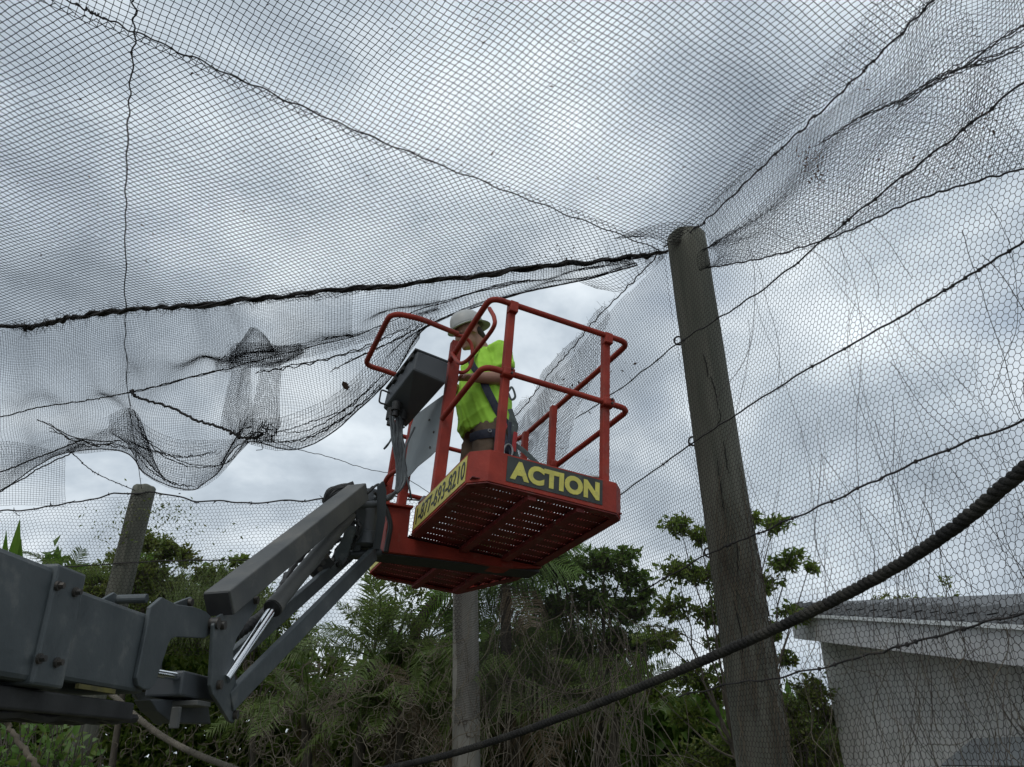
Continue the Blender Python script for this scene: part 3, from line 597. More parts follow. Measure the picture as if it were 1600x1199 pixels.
for k in range(3): b.tube(spline([BPt(-4, 1.73, -.05-.05*k), BPt(-1, 1.722+.006*k, -.05-.05*k), BPt(.2, 1.73, -.06-.05*k), BPt(.9, 1.745, -.08-.05*k)], 60)+wig(60, .004), .014, 6)
b.build('hose_run', M['black'], track, smooth=True)
b = MB(); b.box(BPt(.50, 1.805, -.012), (BD, BN, (0, 0, 1)), (.20, .01, .012)); b.build('yellow_strip', M['strip'], lift)
# lug plates on the end of the boom
lug = [(254, 934), (236, 949), (231, 976), (214, 1060), (216, 1072), (224, 1078), (234, 1078), (243, 1069), (264, 1006), (268, 999), (276, 996), (320, 998), (329, 992), (332, 976), (330, 964), (322, 956), (304, 949), (276, 945)]
for off, tag_ in ((-.004, 0), (-.232, 1)):
    b = MB(); b.prism([bpx(x, y, -.004)+BN*(off+.004) for x, y in lug], -BN*.014); b.build('lug_plate', M['grey'], lift, bevel=.003)
pv = bpx(330, 975); b = MB(); b.cyl(pv-BN*.25, pv+BN*.03, .022, 18); b.build('pivot_pin', M['bolt'], lift, smooth=True)
# slave cylinder and carrier under the lug
p = bpx(282, 1074, -.1); b = MB(); b.box(p+BD*.03, (BD, BN, (0, 0, 1)), (.34, .13, .085)); b.build('lower_carrier', M['box'], lift, bevel=.008)
b = MB(); b.cyl(bpx(238, 1052, -.06), bpx(300, 1062, -.06), .014); b.build('slave_rod', M['chrome'], lift, smooth=True)
b = MB(); b.prism([bpx(x, y, -.09) for x, y in ((235, 1094), (325, 1092), (330, 1132), (268, 1130), (246, 1112))], -BN*.06); b.build('hose_guard', M['box'], lift, bevel=.004)
b = MB(); b.box(bpx(298, 1101, -.05), (BD, BN, (0, 0, 1)), (.13, .1, .018)); b.box(bpx(274, 1122, -.05), (BD, BN, (0, 0, 1)), (.02, .03, .07)); b.build('guard_bracket', M['grey2'], lift, bevel=.003)
# yoke plates
yoke = [(394, 930), (376, 938), (330, 966), (325, 978), (320, 1072), (323, 1086), (330, 1096), (350, 1128), (356, 1131), (361, 1124), (362, 1072), (357, 1050), (356, 1016), (362, 998), (376, 976), (394, 950)]
for off in (.022, -.262):
    b = MB(); b.prism([bpx(x, y)+BN*off for x, y in yoke], -BN*.014); yk = b.build('yoke_plate', M['grey'], lift, bevel=.003)
    for x, y in ((337, 978), (331, 1071), (357, 1118), (390, 939)):
        c = bpx(x, y)+BN*off; b = MB(); b.cyl(c-BN*.03, c+BN*.016, .017, 16); b.build('pin', M['bolt'], yk, smooth=True)
b = MB(); b.prism([bpx(x, y)-BN*.30 for x, y in ((276, 945), (308, 922), (314, 928), (314, 945))], -BN*.012); b.cyl(bpx(311, 933)-BN*.31, bpx(311, 933)-BN*.19, .016); b.build('link_plate', M['grey'], lift, bevel=.002)
# jib
J0, J1 = at(342, 944, 2.98), at(560, 770, 4.42)
JU = norm(np.cross(np.cross(J1-J0, [0, 0, 1.0]), J1-J0)); JS = norm(np.cross(J1-J0, [0, 0, 1.0]))
b = MB(); b.bar(J0, J1, .115, .10, JU); b.build('jib_tube', M['grey2'], lift, bevel=.006)
b = MB(); b.bar(J0-norm(J1-J0)*.002, J0-norm(J1-J0)*.008, .105, .09, JU); b.build('dark_end_plate', M['black'], lift)  # black plate painting the darkness inside the open tube end
b = MB(); b.bar(at(357, 1098, 3.02), at(584, 866, 4.50), .035, .078, JU); b.build('levelling_link', M['grey'], lift, bevel=.004)
b = MB(); b.bar(at(338, 1050, 3.2), at(548, 866, 4.66), .035, .07, JU); b.build('levelling_link', M['grey'], lift, bevel=.004)
cy = MB(); c0, c1_ = at(428, 949, 3.42), at(546, 806, 4.36); cy.cyl(c0, c1_, .037, 20); cy.cyl(c0-norm(c1_-c0)*.012, c0+norm(c1_-c0)*.03, .043, 20)
cyo = cy.build('lift_cylinder', M['grey2'], lift, smooth=True)
b = MB(); b.cyl(at(352, 1062, 2.98), c0, .0205, 18); b.build('piston_rod', M['chrome'], cyo, smooth=True)
b = MB(); b.cyl(c0-norm(c1_-c0)*.02, c0-norm(c1_-c0)*.011, .039, 20); b.build('rod_seal', M['black'], cyo, smooth=True)
pp = spline([at(358, 1000, 3.2), at(385, 980, 3.3), at(412, 962, 3.5), at(440, 925, 3.75)], 60)
b = MB(); b.tube(pp, .024+.005*np.sin(np.arange(60)*1.3), 12); b.build('hose_bellows', M['black'], lift, smooth=True)
b = MB()
for k in range(4):
    b.tube(spline([at(432, 935, 3.7)+rng.normal(size=3)*.01, at(447+5*k, 900-6*k, 3.95), at(480+7*k, 862-8*k, 4.15), at(520+4*k, 812, 4.4), at(548, 780+6*k, 4.45)], 50)+wig(50, .008), .011, 6)
for k in range(5):
    b.tube(spline([at(500+9*k, 885, 4.4), at(510+9*k, 850+3*k, 4.45), at(540+5*k, 835, 4.45), at(545+4*k, 795, 4.5)], 30)+wig(30, .008), .010, 6)
b.tube(spline([at(546, 800, 4.4), at(553, 780, 4.38), at(572, 772, 4.4), at(583, 762, 4.45)], 24), .011, 6)
b.build('hydraulic_hose', M['black'], lift, smooth=True)
b = MB()
for k in range(10): b.tube(spline([at(508+rng.uniform(-3, 3), 786, 4.55), at(518+rng.uniform(-6, 6), 770+rng.uniform(-5, 5), 4.55), at(532+rng.uniform(-4, 6), 764+rng.uniform(-3, 3), 4.6), at(552, 755+rng.uniform(0, 6), 4.6)], 14), .016, 6)
b.build('hose_bundle', M['black'], lift, smooth=True)
# valve block under the jib
vb = at(500, 886, 4.3); b = MB(); b.bar(at(488, 900, 4.3), at(512, 872, 4.36), .09, .075, JU); vbo = b.build('valve_block', M['black'], lift, bevel=.005)
for k in range(3):
    c = at(500+5*k, 890-10*k, 4.24); b = MB(); b.cyl(c, c+norm(CAM-c)*.05, .014); b.build('fitting', M['bolt'], vbo, smooth=True)
b = MB(); b.prism([at(x, y, 4.42) for x, y in ((520, 870), (545, 820), (556, 826), (540, 880), (527, 888))], BD*.02); b.build('link_plate', M['grey'], lift, bevel=.003)
# rotator between jib and basket
RC = at(574, 812, 4.60); b = MB(); b.lathe(RC-[0, 0, .17], (0, 0, 1), [(.07, 0), (.085, .01), (.085, .08), (.065, .09), (.065, .25), (.085, .26), (.085, .33), (.07, .34)], 22); b.build('rotator', M['box'], lift, smooth=True)
for dx_ in (-.075, .05):
    b = MB(); b.prism([at(x, y, 4.46)+JS*dx_ for x, y in ((576, 762), (584, 754), (588, 770), (586, 815), (578, 860), (569, 860), (576, 812))], JS*.014); b.build('rotator_plate', M['box'], lift, bevel=.003)
for p_, q_, r_ in ((at(530, 868, 4.5), at(596, 864, 4.55), .022), (at(535, 846, 4.5), at(592, 842, 4.5), .016), (at(556, 790, 4.40), at(592, 788, 4.5), .02)):
    b = MB(); b.cyl(p_, q_, r_); b.build('cross_pin', M['box'], lift, smooth=True)
b = MB(); b.bar(at(548, 786, 4.5), at(545, 850, 4.5), .03, .05, BN); b.bar(at(566, 790, 4.55), at(560, 870, 4.55), .04, .03, BN); b.build('rotator_bracket', M['grey'], lift, bevel=.003)

# ------------------------------------------------------------------ basket
Rb = np.array([[.8984, -.4282, .0975], [.4199, .9026, .095], [-.1287, -.0445, .9907]]); OB = np.array([-.2163, 3.7564, 2.905])
BW, BL_, TH, MR, HR = .9187, 2.02, .168, .662, 1.14
U, V, Wv = Rb[:, 0], Rb[:, 1], Rb[:, 2]
def bl(u, v, w): return OB+Rb@np.array([u, v, w])
def LP(x, y, axis, val):
    P = hit(x, y, OB+Rb[:, axis]*val, Rb[:, axis]); return Rb.T@(P-OB)
RED, RED_SHADED = M['red'], M['red_shaded']
def plate(name, poly, th, m, parent=lift, bev=.003): b = MB(); b.prism([bl(*p) for p in poly], Rb@np.array(th)); return b.build(name, m, parent, bevel=bev)
CH = .085
# front toe board wraps both chamfers
def bent(path, w0, w1, th):
    b = MB()
    for (u0, v0), (u1, v1) in zip(path[:-1], path[1:]):
        d = norm([u1-u0, v1-v0]); nrm = np.array([-d[1], d[0]])*th
        b.prism([bl(u0, v0, w0), bl(u1, v1, w0), bl(u1, v1, w1), bl(u0, v0, w1)], Rb@np.array([nrm[0], nrm[1], 0]))
    return b
front = bent([(0, CH), (CH, 0), (BW-CH*.8, 0), (BW, CH*.8)], -.012, TH, .012).build('toe_board', RED, lift, bevel=.003)
left = bent([(0, 1.0), (0, CH)], -.012, TH, .012).build('toe_board', RED, lift, bevel=.003)
left2 = bent([(0, 1.96), (0, 1.22)], -.012, TH, .012).build('toe_board', RED, lift, bevel=.003)
bent([(BW, CH*.8), (BW, 1.42)], -.012, TH, .012).build('toe_board', RED, lift, bevel=.003)
bent([(BW, 1.42), (.70, BL_)], -.012, TH, .012).build('toe_board', RED, lift, bevel=.003)
bent([(.70, BL_), (0.06, BL_), (0, 1.96)], -.012, TH, .012).build('toe_board', RED, lift, bevel=.003)
def lettering(txt, parent, o, ex, ey, en, wid, hei, m, bold, space=1.0):
    cu = bpy.data.curves.new('lettering', 'FONT'); cu.body = txt; cu.size = 1; cu.extrude = .0012/hei; cu.offset = bold; cu.space_character = space; cu.resolution_u = 4
    ob = bpy.data.objects.new('lettering_tmp', cu); COL.objects.link(ob); bpy.context.view_layer.update()
    me = bpy.data.meshes.new_from_object(ob.evaluated_get(bpy.context.evaluated_depsgraph_get())); bpy.data.objects.remove(ob)
    co = np.empty(len(me.vertices)*3); me.vertices.foreach_get('co', co); co = co.reshape(-1, 3)
    mn, mxx = co.min(0), co.max(0); sx_, sy_ = wid/(mxx[0]-mn[0]), hei/(mxx[1]-mn[1])
    W3 = o+np.outer((co[:, 0]-mn[0])*sx_, ex)+np.outer((co[:, 1]-mn[1])*sy_, ey)+np.outer(co[:, 2]*hei, en)
    me.vertices.foreach_set('co', (W3-root_of(parent)).astype(np.float32).ravel()); me.update(); me.materials.clear()
    return link_mesh('lettering', me, m, parent)
def signp(parent, p0, ex, ey, en, w_, h_, m):
    b = MB(); b.prism([p0, p0+ex*w_, p0+ex*w_+ey*h_, p0+ey*h_], en*.003); return b.build('sign_panel', m, parent)
s0 = bl(.185, -.0005, .012); signp(front, s0, U, Wv, -V, .575, .145, M['signblack'])
lettering('ACTION', front, bl(.205, -.0050, .030), U, Wv, -V, .535, .108, M['letter'], .055, 1.06)
s0 = bl(-.0005, .965, .004); signp(left, s0, -V, Wv, -U, .86, .148, M['yellow'])
lettering('1-877-693-8210', left, bl(-.0050, .925, .026), -V, Wv, -U, .81, .104, M['signblack'], .004, 1.0)
s0 = bl(-.0005, 1.95, .004); signp(left2, s0, -V, Wv, -U, .72, .148, M['yellow'])
# floor: planks with toothed gaps, over two bearers
def umax(v): return BW-.014 if v < 1.40 else BW-.014-(v-1.42)*(BW-.70)/(BL_-1.42)
v = .03; k = 0
while v < BL_-.08:
    w_ = .082; b = MB(); um = umax(v+w_)
    b.prism([bl(.012, v, .004), bl(um, v, .004), bl(um, v+w_, .004), bl(.012, v+w_, .004)], Wv*.006)
    nt_ = int((um-.02)/.019)
    for i in range(nt_):
        u0 = .02+i*.019; b.prism([bl(u0, v+w_, .005), bl(u0+.012, v+w_, .005), bl(u0+.010, v+w_+.037, .005), bl(u0+.002, v+w_+.024, .005)], Wv*.004)
    b.build('floor_plank', RED_SHADED, lift); v += w_+.023; k += 1
for u0 in (.33, .62):
    b = MB(); b.prism([bl(u0, .03, -.045), bl(u0+.05, .03, -.045), bl(u0+.05, .03, -.016), bl(u0, .03, -.016)], V*1.0); b.build('floor_bearer', RED_SHADED, lift, bevel=.002)
    b = MB(); b.prism([bl(u0, 1.22, -.045), bl(u0+.05, 1.22, -.045), bl(u0+.05, 1.22, -.016), bl(u0, 1.22, -.016)], V*(.7 if u0 > .5 else .78)); b.build('floor_bearer', RED_SHADED, lift, bevel=.002)
# lip under the toe boards
for pa in ([(0.004, 1.0), (0.004, CH), (CH, 0.004), (BW-CH*.8, 0.004), (BW-.004, CH*.8), (BW-.004, 1.42), (.70, BL_-.004), (.06, BL_-.004)],):
    b = MB()
    for (u0, v0), (u1, v1) in zip(pa[:-1], pa[1:]):
        d = norm([u1-u0, v1-v0]); nn_ = np.array([-d[1], d[0]])*.055
        b.prism([bl(u0, v0, -.020), bl(u1, v1, -.020), bl(u1+nn_[0], v1+nn_[1], -.020), bl(u0+nn_[0], v0+nn_[1], -.020)], Wv*.005)
    b.build('floor_lip', RED_SHADED, lift)
# mount beam
plate('mount_beam', [(-.14, 1.05, -.135), (.40, 1.05, -.088), (.66, 1.05, -.078), (BW, 1.05, -.028), (BW, 1.05, -.022), (-.005, 1.05, -.022), (-.012, 1.05, .165), (-.17, 1.05, .150), (-.15, 1.05, .06)], (0, .14, 0), RED)
plate('mount_lip', [(-.185, 1.02, .150), (-.005, 1.02, .167), (-.005, 1.21, .167), (-.185, 1.21, .150)], (0, 0, .016), RED)
b = MB(); b.tube([bl(*p) for p in fillet([(-.19, 1.04, .155), (-.155, 1.04, .10), (-.125, 1.04, .03), (-.13, 1.04, -.14)], .06)], .016, 8); b.build('edge_seal', M['black'], lift, smooth=True)
b = MB(); b.prism([bl(*p) for p in ((-.30, 1.08, -.16), (BW, 1.08, -.05), (BW, 1.08, -.03), (-.30, 1.08, -.135))], V*.17); b.build('mount_shoe', M['black'], lift, bevel=.003)
# uprights
def upr(u, v, w0, w1, su=.045, sv=.045, top=0): b = MB(); b.box(bl(u, v, (w0+w1)/2), (U, V, Wv), (su, sv, w1-w0)); return b.build('upright', RED, lift, bevel=.005)
upr(.145, .032, .012, HR+.022); upr(.79, .032, .012, HR+.022); upr(BW-.03, .93, .012, HR-.02); upr(BW-.03, 1.40, .012, HR-.02); upr(.03, 1.93, .012, HR-.02)
upr(.035, .695, .0, HR+.10, .07, .055); upr(.035, 1.50, .0, HR-.05, .06, .06)
def rail(pts, r=.0185, fr_=.10, name='guard_rail'):
    b = MB(); b.tube([bl(*p) for p in fillet(pts, fr_, 7)], r, 10); return b.build(name, RED, lift, smooth=True)
rail([(.0, .665, HR-.07), (0.0, .20, HR-.01), (0.0, -.0, HR), (.145, -.0, HR), (.79, -.0, HR), (BW+.02, -.0, HR), (BW+.02, .25, HR), (BW-.0, BL_-.5, HR), (.72, BL_, HR), (.0, BL_, HR), (-.03, 1.75, HR), (.0, 1.50, HR-.05)])
rail([(.0, .67, MR-.02), (0.0, .25, MR-.005), (0.0, -.0, MR), (.145, -.0, MR), (.79, -.0, MR), (BW+.02, -.0, MR), (BW+.02, .25, MR), (BW-.0, BL_-.5, MR), (.72, BL_, MR), (.0, BL_, MR), (-.03, 1.75, MR), (.0, 1.50, MR-.02)], .0175)
for u in (.145, .79):
    b = MB(); b.box(bl(u, .004, MR), (U, V, Wv), (.075, .062, .055)); b.build('rail_sleeve', RED, lift, bevel=.012)
    b = MB(); b.box(bl(u, .01, HR-.02), (U, V, Wv), (.054, .056, .075)); b.build('rail_sleeve', RED, lift, bevel=.006)
b = MB(); b.box(bl(BW-.02, .93, MR), (U, V, Wv), (.055, .075, .055)); b.build('rail_sleeve', RED, lift, bevel=.012)
for u in (.145, .79):
    for dw in (-.012, .014):
        P = bl(u+.012, -.028, MR+dw); b = MB(); b.cyl(P, P-V*.010, .007, 6); b.build('sleeve_bolt', M['bolt'], lift)
lp = [LP(x, y, 0, -.015) for x, y in ((765, 483), (772, 497), (770, 514), (742, 551), (727, 566), (716, 567), (706, 553))]
b = MB(); b.tube(spline([bl(*p) for p in lp], 44), .0125, 9); b.build('grab_loop', RED, lift, smooth=True)
lp = [LP(x, y, 1, .69) for x, y in ((710, 524), (724, 527), (735, 536), (738, 550), (736, 570), (726, 582), (708, 581))]
b = MB(); b.tube(spline([bl(*p) for p in lp], 40), .0125, 9); b.build('grab_loop', RED, lift, smooth=True)
rail([tuple(LP(714, 522, 1, .69)), tuple(LP(655, 498, 2, HR+.02)), tuple(LP(611, 489, 2, HR)), tuple(LP(570, 571, 2, HR)), tuple(LP(602, 580, 2, HR)), (0.02, 1.16, HR-.02), (.03, 1.48, HR-.06)], .018, .09, 'console_guard')
b = MB(); b.prism([bl(*LP(x, y, 1, .665)) for x, y in ((664, 586), (690, 594), (688, 606), (667, 592))], V*.012); b.build('gusset', RED, lift, bevel=.002)
# control box, seen from below
def boxq(pts8, name, m, bev): b = MB(); b.add(pts8, [(3, 2, 1, 0), (4, 5, 6, 7), (0, 1, 5, 4), (1, 2, 6, 5), (2, 3, 7, 6), (3, 0, 4, 7)]); return b.build(name, m, lift, bevel=bev)
nA, nB, nD, nC = [bl(*LP(x, y, 1, .60)) for x, y in ((652, 548), (701, 567), (697, 600), (645, 578))]
fC, fD = bl(*LP(598, 639, 1, 1.05)), bl(*LP(634, 670, 1, 1.08))
fA, fB = fC+(nA-nC), fD+(nB-nD)
nD2 = nD+ (fD-fC)*.0
cb = boxq([nC, nD, nB, nA, fC, fD, fB, fA], 'control_box', M['box'], .012)
ld = norm(fC-nC); b = MB(); b.bar(nA+Wv*.006, fA+Wv*.006, .03, .016, Wv); b.build('lid_rim', M['black'], cb, bevel=.003)
b = MB(); b.prism([nA+Wv*.001, nB+Wv*.001, fB+Wv*.001, fA+Wv*.001], Wv*.014); b.build('lid', M['box'], cb, bevel=.006)
for f_ in (.12, .42, .68): c = nA*(1-f_)+fA*f_-U*.012; b = MB(); b.box(c-Wv*.02, (U, ld, Wv), (.022, .05, .035)); b.build('latch', M['black'], cb, bevel=.004)
c = nC*.2+fC*.8; b = MB(); b.tube(fillet([c+Wv*.06, c-U*.06+Wv*.07, c-U*.06-ld*.0-Wv*.03, c-Wv*.03], .02, 4), .006, 6); b.build('box_handle', M['black'], cb, smooth=True)
for (x, y, hh) in ((612, 642, .07), (630, 645, .06), (620, 632, .05)):
    P = hit(x, y, (nC+fD)/2-Wv*.002, np.cross(fC-nC, nD-nC)/np.linalg.norm(np.cross(fC-nC, nD-nC))); b = MB(); b.cyl(P+Wv*.01, P-Wv*hh, .030, 14); b.cyl(P-Wv*hh, P-Wv*(hh+.04), .018, 12); b.build('cable_gland', M['black'], cb, smooth=True)
c_ = [LP(x, y, 0, .01) for x, y in ((648, 650), (692, 618), (686, 700), (672, 714), (652, 730), (628, 758), (630, 700))]
b = MB(); b.prism([bl(*p) for p in c_], U*.004); pn = b.build('console_panel', M['panel'], lift)
for x, y in ((678, 676), (672, 700), (671, 657)): P = bl(*LP(x, y, 0, .008)); b = MB(); b.cyl(P, P-U*.006, .008, 10); b.build('screw', M['bolt'], pn)
b = MB()
for k in range(6):
    b.tube(spline([at(610+3*k, 652, 5.0)+rng.normal(size=3)*.01, at(614+3*k, 690, 4.9), at(620+2.5*k, 725, 4.85), at(620+2*k, 760, 4.78), at(612-2*k, 778, 4.7), at(596-2*k, 782-k, 4.62), at(586, 776+2*k, 4.55)], 40)+wig(40, .003), .0105, 6)
b.build('cable_bundle', M['hose'], lift, smooth=True)
b = MB(); b.tube(spline([at(648, 668, 4.7), at(634, 700, 4.65), at(632, 725, 4.62), at(640, 765, 4.58), at(643, 782, 4.6)], 30), .006, 6); b.tube(spline([at(632, 668, 5.0), at(618, 676, 4.95), at(606, 696, 4.9), at(600, 702, 4.9), at(610, 690, 4.88)], 24), .006, 6); b.build('loose_cable', M['hose'], lift, smooth=True)
b = MB(); b.tube(spline([at(580, 765, 4.5), at(592, 758, 4.55), at(598, 772, 4.6), at(592, 800, 4.62)], 24), .008, 6); b.tube(spline([at(584, 770, 4.5), at(602, 782, 4.6), at(618, 770, 4.7)], 20), .009, 6); b.build('loose_cable', M['black'], lift, smooth=True)
plate('manual_box', [(.01, .95, .19), (.11, .95, .19), (.10, .95, .235), (.03, .95, .235)], (0, .05, 0), M['panel'])

# ================================================================== PERSON
def tapered(b, pts, rads, n=14):
    """rads: (ru, rv) half widths; rings perpendicular to the path, ru along the basket's u direction"""
    P = [np.asarray(p, float) for p in pts]; V_ = []; m = len(P)
    for i in range(m):
        t = norm(P[min(i+1, m-1)]-P[max(i-1, 0)]); e1 = np.array([1.0, 0, 0]) if abs(t[0]) < .8 else np.array([0, 0, 1.0])
        e1 = norm(e1-t*np.dot(e1, t)); e2 = np.cross(t, e1)
        ru, rv = rads[i] if np.ndim(rads[i]) else (rads[i], rads[i])
        for k in range(n): a = 2*math.pi*k/n; V_.append(bl(*(P[i]+e1*math.cos(a)*ru+e2*math.sin(a)*rv)))
    F_ = [(i*n+k, i*n+(k+1) % n, (i+1)*n+(k+1) % n, (i+1)*n+k) for i in range(m-1) for k in range(n)]
    F_ += [tuple(range(n-1, -1, -1)), tuple((m-1)*n+k for k in range(n))]
    b.add(V_, F_)
def blob(b, c, r, sc=(1, 1, 1), ax=None): b.ball(bl(*c), r, 16, 12, sc, (Rb@(np.eye(3) if ax is None else ax)).T)
def fuse(b, name, m, parent, vox, sm=4, noise=0.0, nsc=20):
    o = b.build(name, m, parent); md = o.modifiers.new('r', 'REMESH'); md.mode = 'VOXEL'; md.voxel_size = vox
    s_ = o.modifiers.new('s', 'SMOOTH'); s_.iterations = sm; s_.factor = .5
    bpy.context.view_layer.update(); me = bpy.data.meshes.new_from_object(o.evaluated_get(bpy.context.evaluated_depsgraph_get()))
    o.modifiers.clear(); o.data = me
    if noise:
        n_ = len(me.vertices); co = np.empty(n_*3); me.vertices.foreach_get('co', co); co = co.reshape(-1, 3); no = np.empty(n_*3); me.vertices.foreach_get('normal', no); no = no.reshape(-1, 3)
        g_ = np.random.default_rng(4); d = np.zeros(n_)
        for i in range(10):
            f = g_.normal(size=3)*nsc*[1, 1, .7]; d += (1-np.abs(np.sin(co@f+g_.uniform(0, 6))))**3*g_.uniform(.4, 1)
        me.vertices.foreach_set('co', (co+no*(d[:, None]-1.2)*noise).ravel()); me.update()
    me.polygons.foreach_set('use_smooth', np.ones(len(me.polygons), bool)); me.materials.clear(); me.materials.append(m); return o
man = thing('person', bl(.41, 1.0, .012), 'worker in lime green shirt and grey hard hat standing in the red basket', 'person')
HC = np.array([.215, 1.0, 1.555])                        # head centre
hf = norm([-.88, -.0, -.47]); hl = np.array([0, -1.0, 0]); hu = norm(np.cross(hf, hl)); hu = hu if hu[2] > 0 else -hu
AX = np.column_stack([hf, hl, hu])
def hp(f, l, u_): return HC+hf*f+hl*l+hu*u_
b = MB()
tapered(b, [(.42, 1.0, .80), (.41, 1.0, .95), (.375, 1.0, 1.12), (.37, 1.0, 1.28), (.37, 1.0, 1.38), (.355, 1.0, 1.43)], [(.125, .165), (.135, .165), (.125, .16), (.115, .18), (.09, .18), (.06, .10)], 20)
tapered(b, [(.36, 1.0, 1.39), (.315, 1.0, 1.47), tuple(hp(-.03, 0, -.03))], [(.066, .064), (.058, .058), (.055, .055)])
blob(b, HC+hu*.03-hf*.005, .1, (1.0, .78, .95), AX); blob(b, hp(.035, 0, -.045), .075, (.85, .80, 1.0), AX); blob(b, hp(.066, 0, -.095), .033, (.8, 1.05, .7), AX)
tapered(b, [hp(.092, 0, .015), hp(.108, 0, -.012), hp(.112, 0, -.030), hp(.098, 0, -.038)], [.010, .014, .017, .012], 8)   # nose
for s in (1, -1):
    blob(b, hp(-.005, s*.080, -.005), .03, (.65, .25, 1.05), AX)     # ear
    blob(b, hp(.082, s*.032, .012), .018, (.7, 1.1, .7), AX)         # brow / cheek
    blob(b, hp(.075, s*.036, -.03), .024, (.7, .9, .8), AX)
blob(b, hp(.092, 0, -.062), .018, (.6, 1.3, .35), AX); blob(b, hp(.090, 0, -.073), .017, (.6, 1.2, .4), AX)  # lips
def arm(b, sh, el, wr, sgn):
    sh, el, wr = map(np.asarray, (sh, el, wr))
    tapered(b, [sh, sh*.5+el*.5, el], [.058, .052, .044]); tapered(b, [el, el*.6+wr*.4, wr], [.046, .047, .031])
    d = norm(wr-el); side = norm(np.cross(d, [0, 0, 1.0]))*sgn; dn = norm(np.cross(d, side)); dn = dn if dn[2] < 0 else -dn
    tapered(b, [wr-d*.01, wr+d*.03, wr+d*.085], [(.024, .034), (.022, .040), (.017, .042)])
    for i, (o_, ln) in enumerate(((-.030, .066), (-.010, .076), (.011, .072), (.031, .056))):
        p0 = wr+d*.075+side*o_; p1 = p0+d*ln*.45+dn*.012; p2 = p1+d*ln*.15+dn*ln*.42; p3 = p2-d*ln*.12+dn*ln*.22
        tapered(b, [p0, p1, p2, p3], [.0105, .010, .009, .008], 8)
    p0 = wr+d*.025-side*.034; tapered(b, [p0, p0+d*.03-side*.018+dn*.014, p0+d*.055-side*.012+dn*.034], [.013, .0115, .009], 8)
LS, LE, LW = (.395, .815, 1.365), (.445, .775, 1.135), (.20, .80, 1.075)
RS, RE, RW = (.375, 1.185, 1.365), (.40, 1.22, 1.12), (.19, 1.04, 1.10)
arm(b, LS, LE, LW, 1); arm(b, RS, RE, RW, -1)
for s in (-1, 1):
    tapered(b, [(.42, 1+s*.095, .86), (.385, 1+s*.10, .66), (.355, 1+s*.105, .47)], [(.095, .09), (.082, .078), (.058, .056)])
    tapered(b, [(.355, 1+s*.105, .48), (.385, 1+s*.105, .32), (.405, 1+s*.105, .10)], [.056, .058, .038])
    tapered(b, [(.43, 1+s*.105, .05), (.37, 1+s*.11, .05), (.26, 1+s*.115, .035)], [(.04, .04), (.042, .045), (.022, .04)])
body = fuse(b, 'body', M['skin'], man, .0062, 3)
# eyes and hair
for s in (1, -1):
    e_ = MB(); blob(e_, hp(.088, s*.033, -.004), .0105, (1, 1, .7), AX); e_.build('eye', M['hair'], man, smooth=True)
e_ = MB()
for i in range(5): blob(e_, hp(-.055-.006*i, 0, .0-.012*i), .075-.004*i, (.62, 1.02, .62), AX)
fuse(e_, 'hair', M['hair'], man, .008, 3)
# shirt
b = MB()
tapered(b, [(.425, 1.0, .80), (.405, 1.0, .90), (.375, 1.0, 1.02), (.36, 1.0, 1.14), (.365, 1.0, 1.28), (.37, 1.0, 1.385), (.352, 1.0, 1.445)], [(.165, .19), (.185, .20), (.192, .20), (.172, .198), (.155, .205), (.118, .198), (.075, .085)], 24)
for sh, el in ((LS, LE), (RS, RE)):
    sh, el = np.array(sh), np.array(el); tapered(b, [sh*1.0+[0, 0, .012], sh*.55+el*.45, sh*.28+el*.72], [.082, .077, .080])
    blob(b, sh+[-.01, 0, .005], .084, (1, .9, .85))
fuse(b, 'shirt', M['shirt'], man, .009, 4, .011, 12)
# trousers
b = MB()
tapered(b, [(.425, 1.0, .90), (.43, 1.0, .84), (.43, 1.0, .76)], [(.135, .165), (.16, .18), (.155, .185)], 22)
for s in (-1, 1):
    tapered(b, [(.425, 1+s*.095, .84), (.395, 1+s*.105, .66), (.36, 1+s*.11, .47), (.39, 1+s*.11, .30), (.405, 1+s*.11, .09)], [(.115, .095), (.10, .092), (.08, .075), (.078, .074), (.07, .07)])
fuse(b, 'trousers', M['trouser'], man, .011, 4, .005, 14)
for s in (-1, 1):
    b = MB(); tapered(b, [(.435, 1+s*.108, .02), (.42, 1+s*.108, .12)], [(.056, .052), (.056, .054)]); tapered(b, [(.46, 1+s*.108, .045), (.38, 1+s*.112, .05), (.26, 1+s*.118, .04), (.225, 1+s*.12, .035)], [(.04, .045), (.045, .05), (.034, .046), (.02, .03)])
    fuse(b, 'boot', M['boot'], man, .009, 3)
# hard hat with brim, tilted with the head
b = MB(); hc = bl(*hp(-.012, 0, .058)); ax3 = Rb@hu; fwd = Rb@hf; lat = Rb@hl
V_, F_ = [], []; ns = 36
prof = [(1.0, 0), (1.0, .02), (.98, .045), (.90, .078), (.74, .104), (.5, .121), (.22, .130), (0.02, .132)]
for r_, z in prof:
    for k in range(ns):
        a = 2*math.pi*k/ns; V_.append(hc+fwd*math.cos(a)*.126*r_+lat*math.sin(a)*.106*r_+ax3*z)
for i in range(len(prof)-1): F_ += [(i*ns+k, i*ns+(k+1) % ns, (i+1)*ns+(k+1) % ns, (i+1)*ns+k) for k in range(ns)]
F_.append(tuple((len(prof)-1)*ns+k for k in range(ns))); b.add(V_, F_)
hat = b.build('hard_hat', M['hat'], man, smooth=True); hat.modifiers.new('t', 'SOLIDIFY').thickness = .004
b = MB(); V_, F_ = [], []
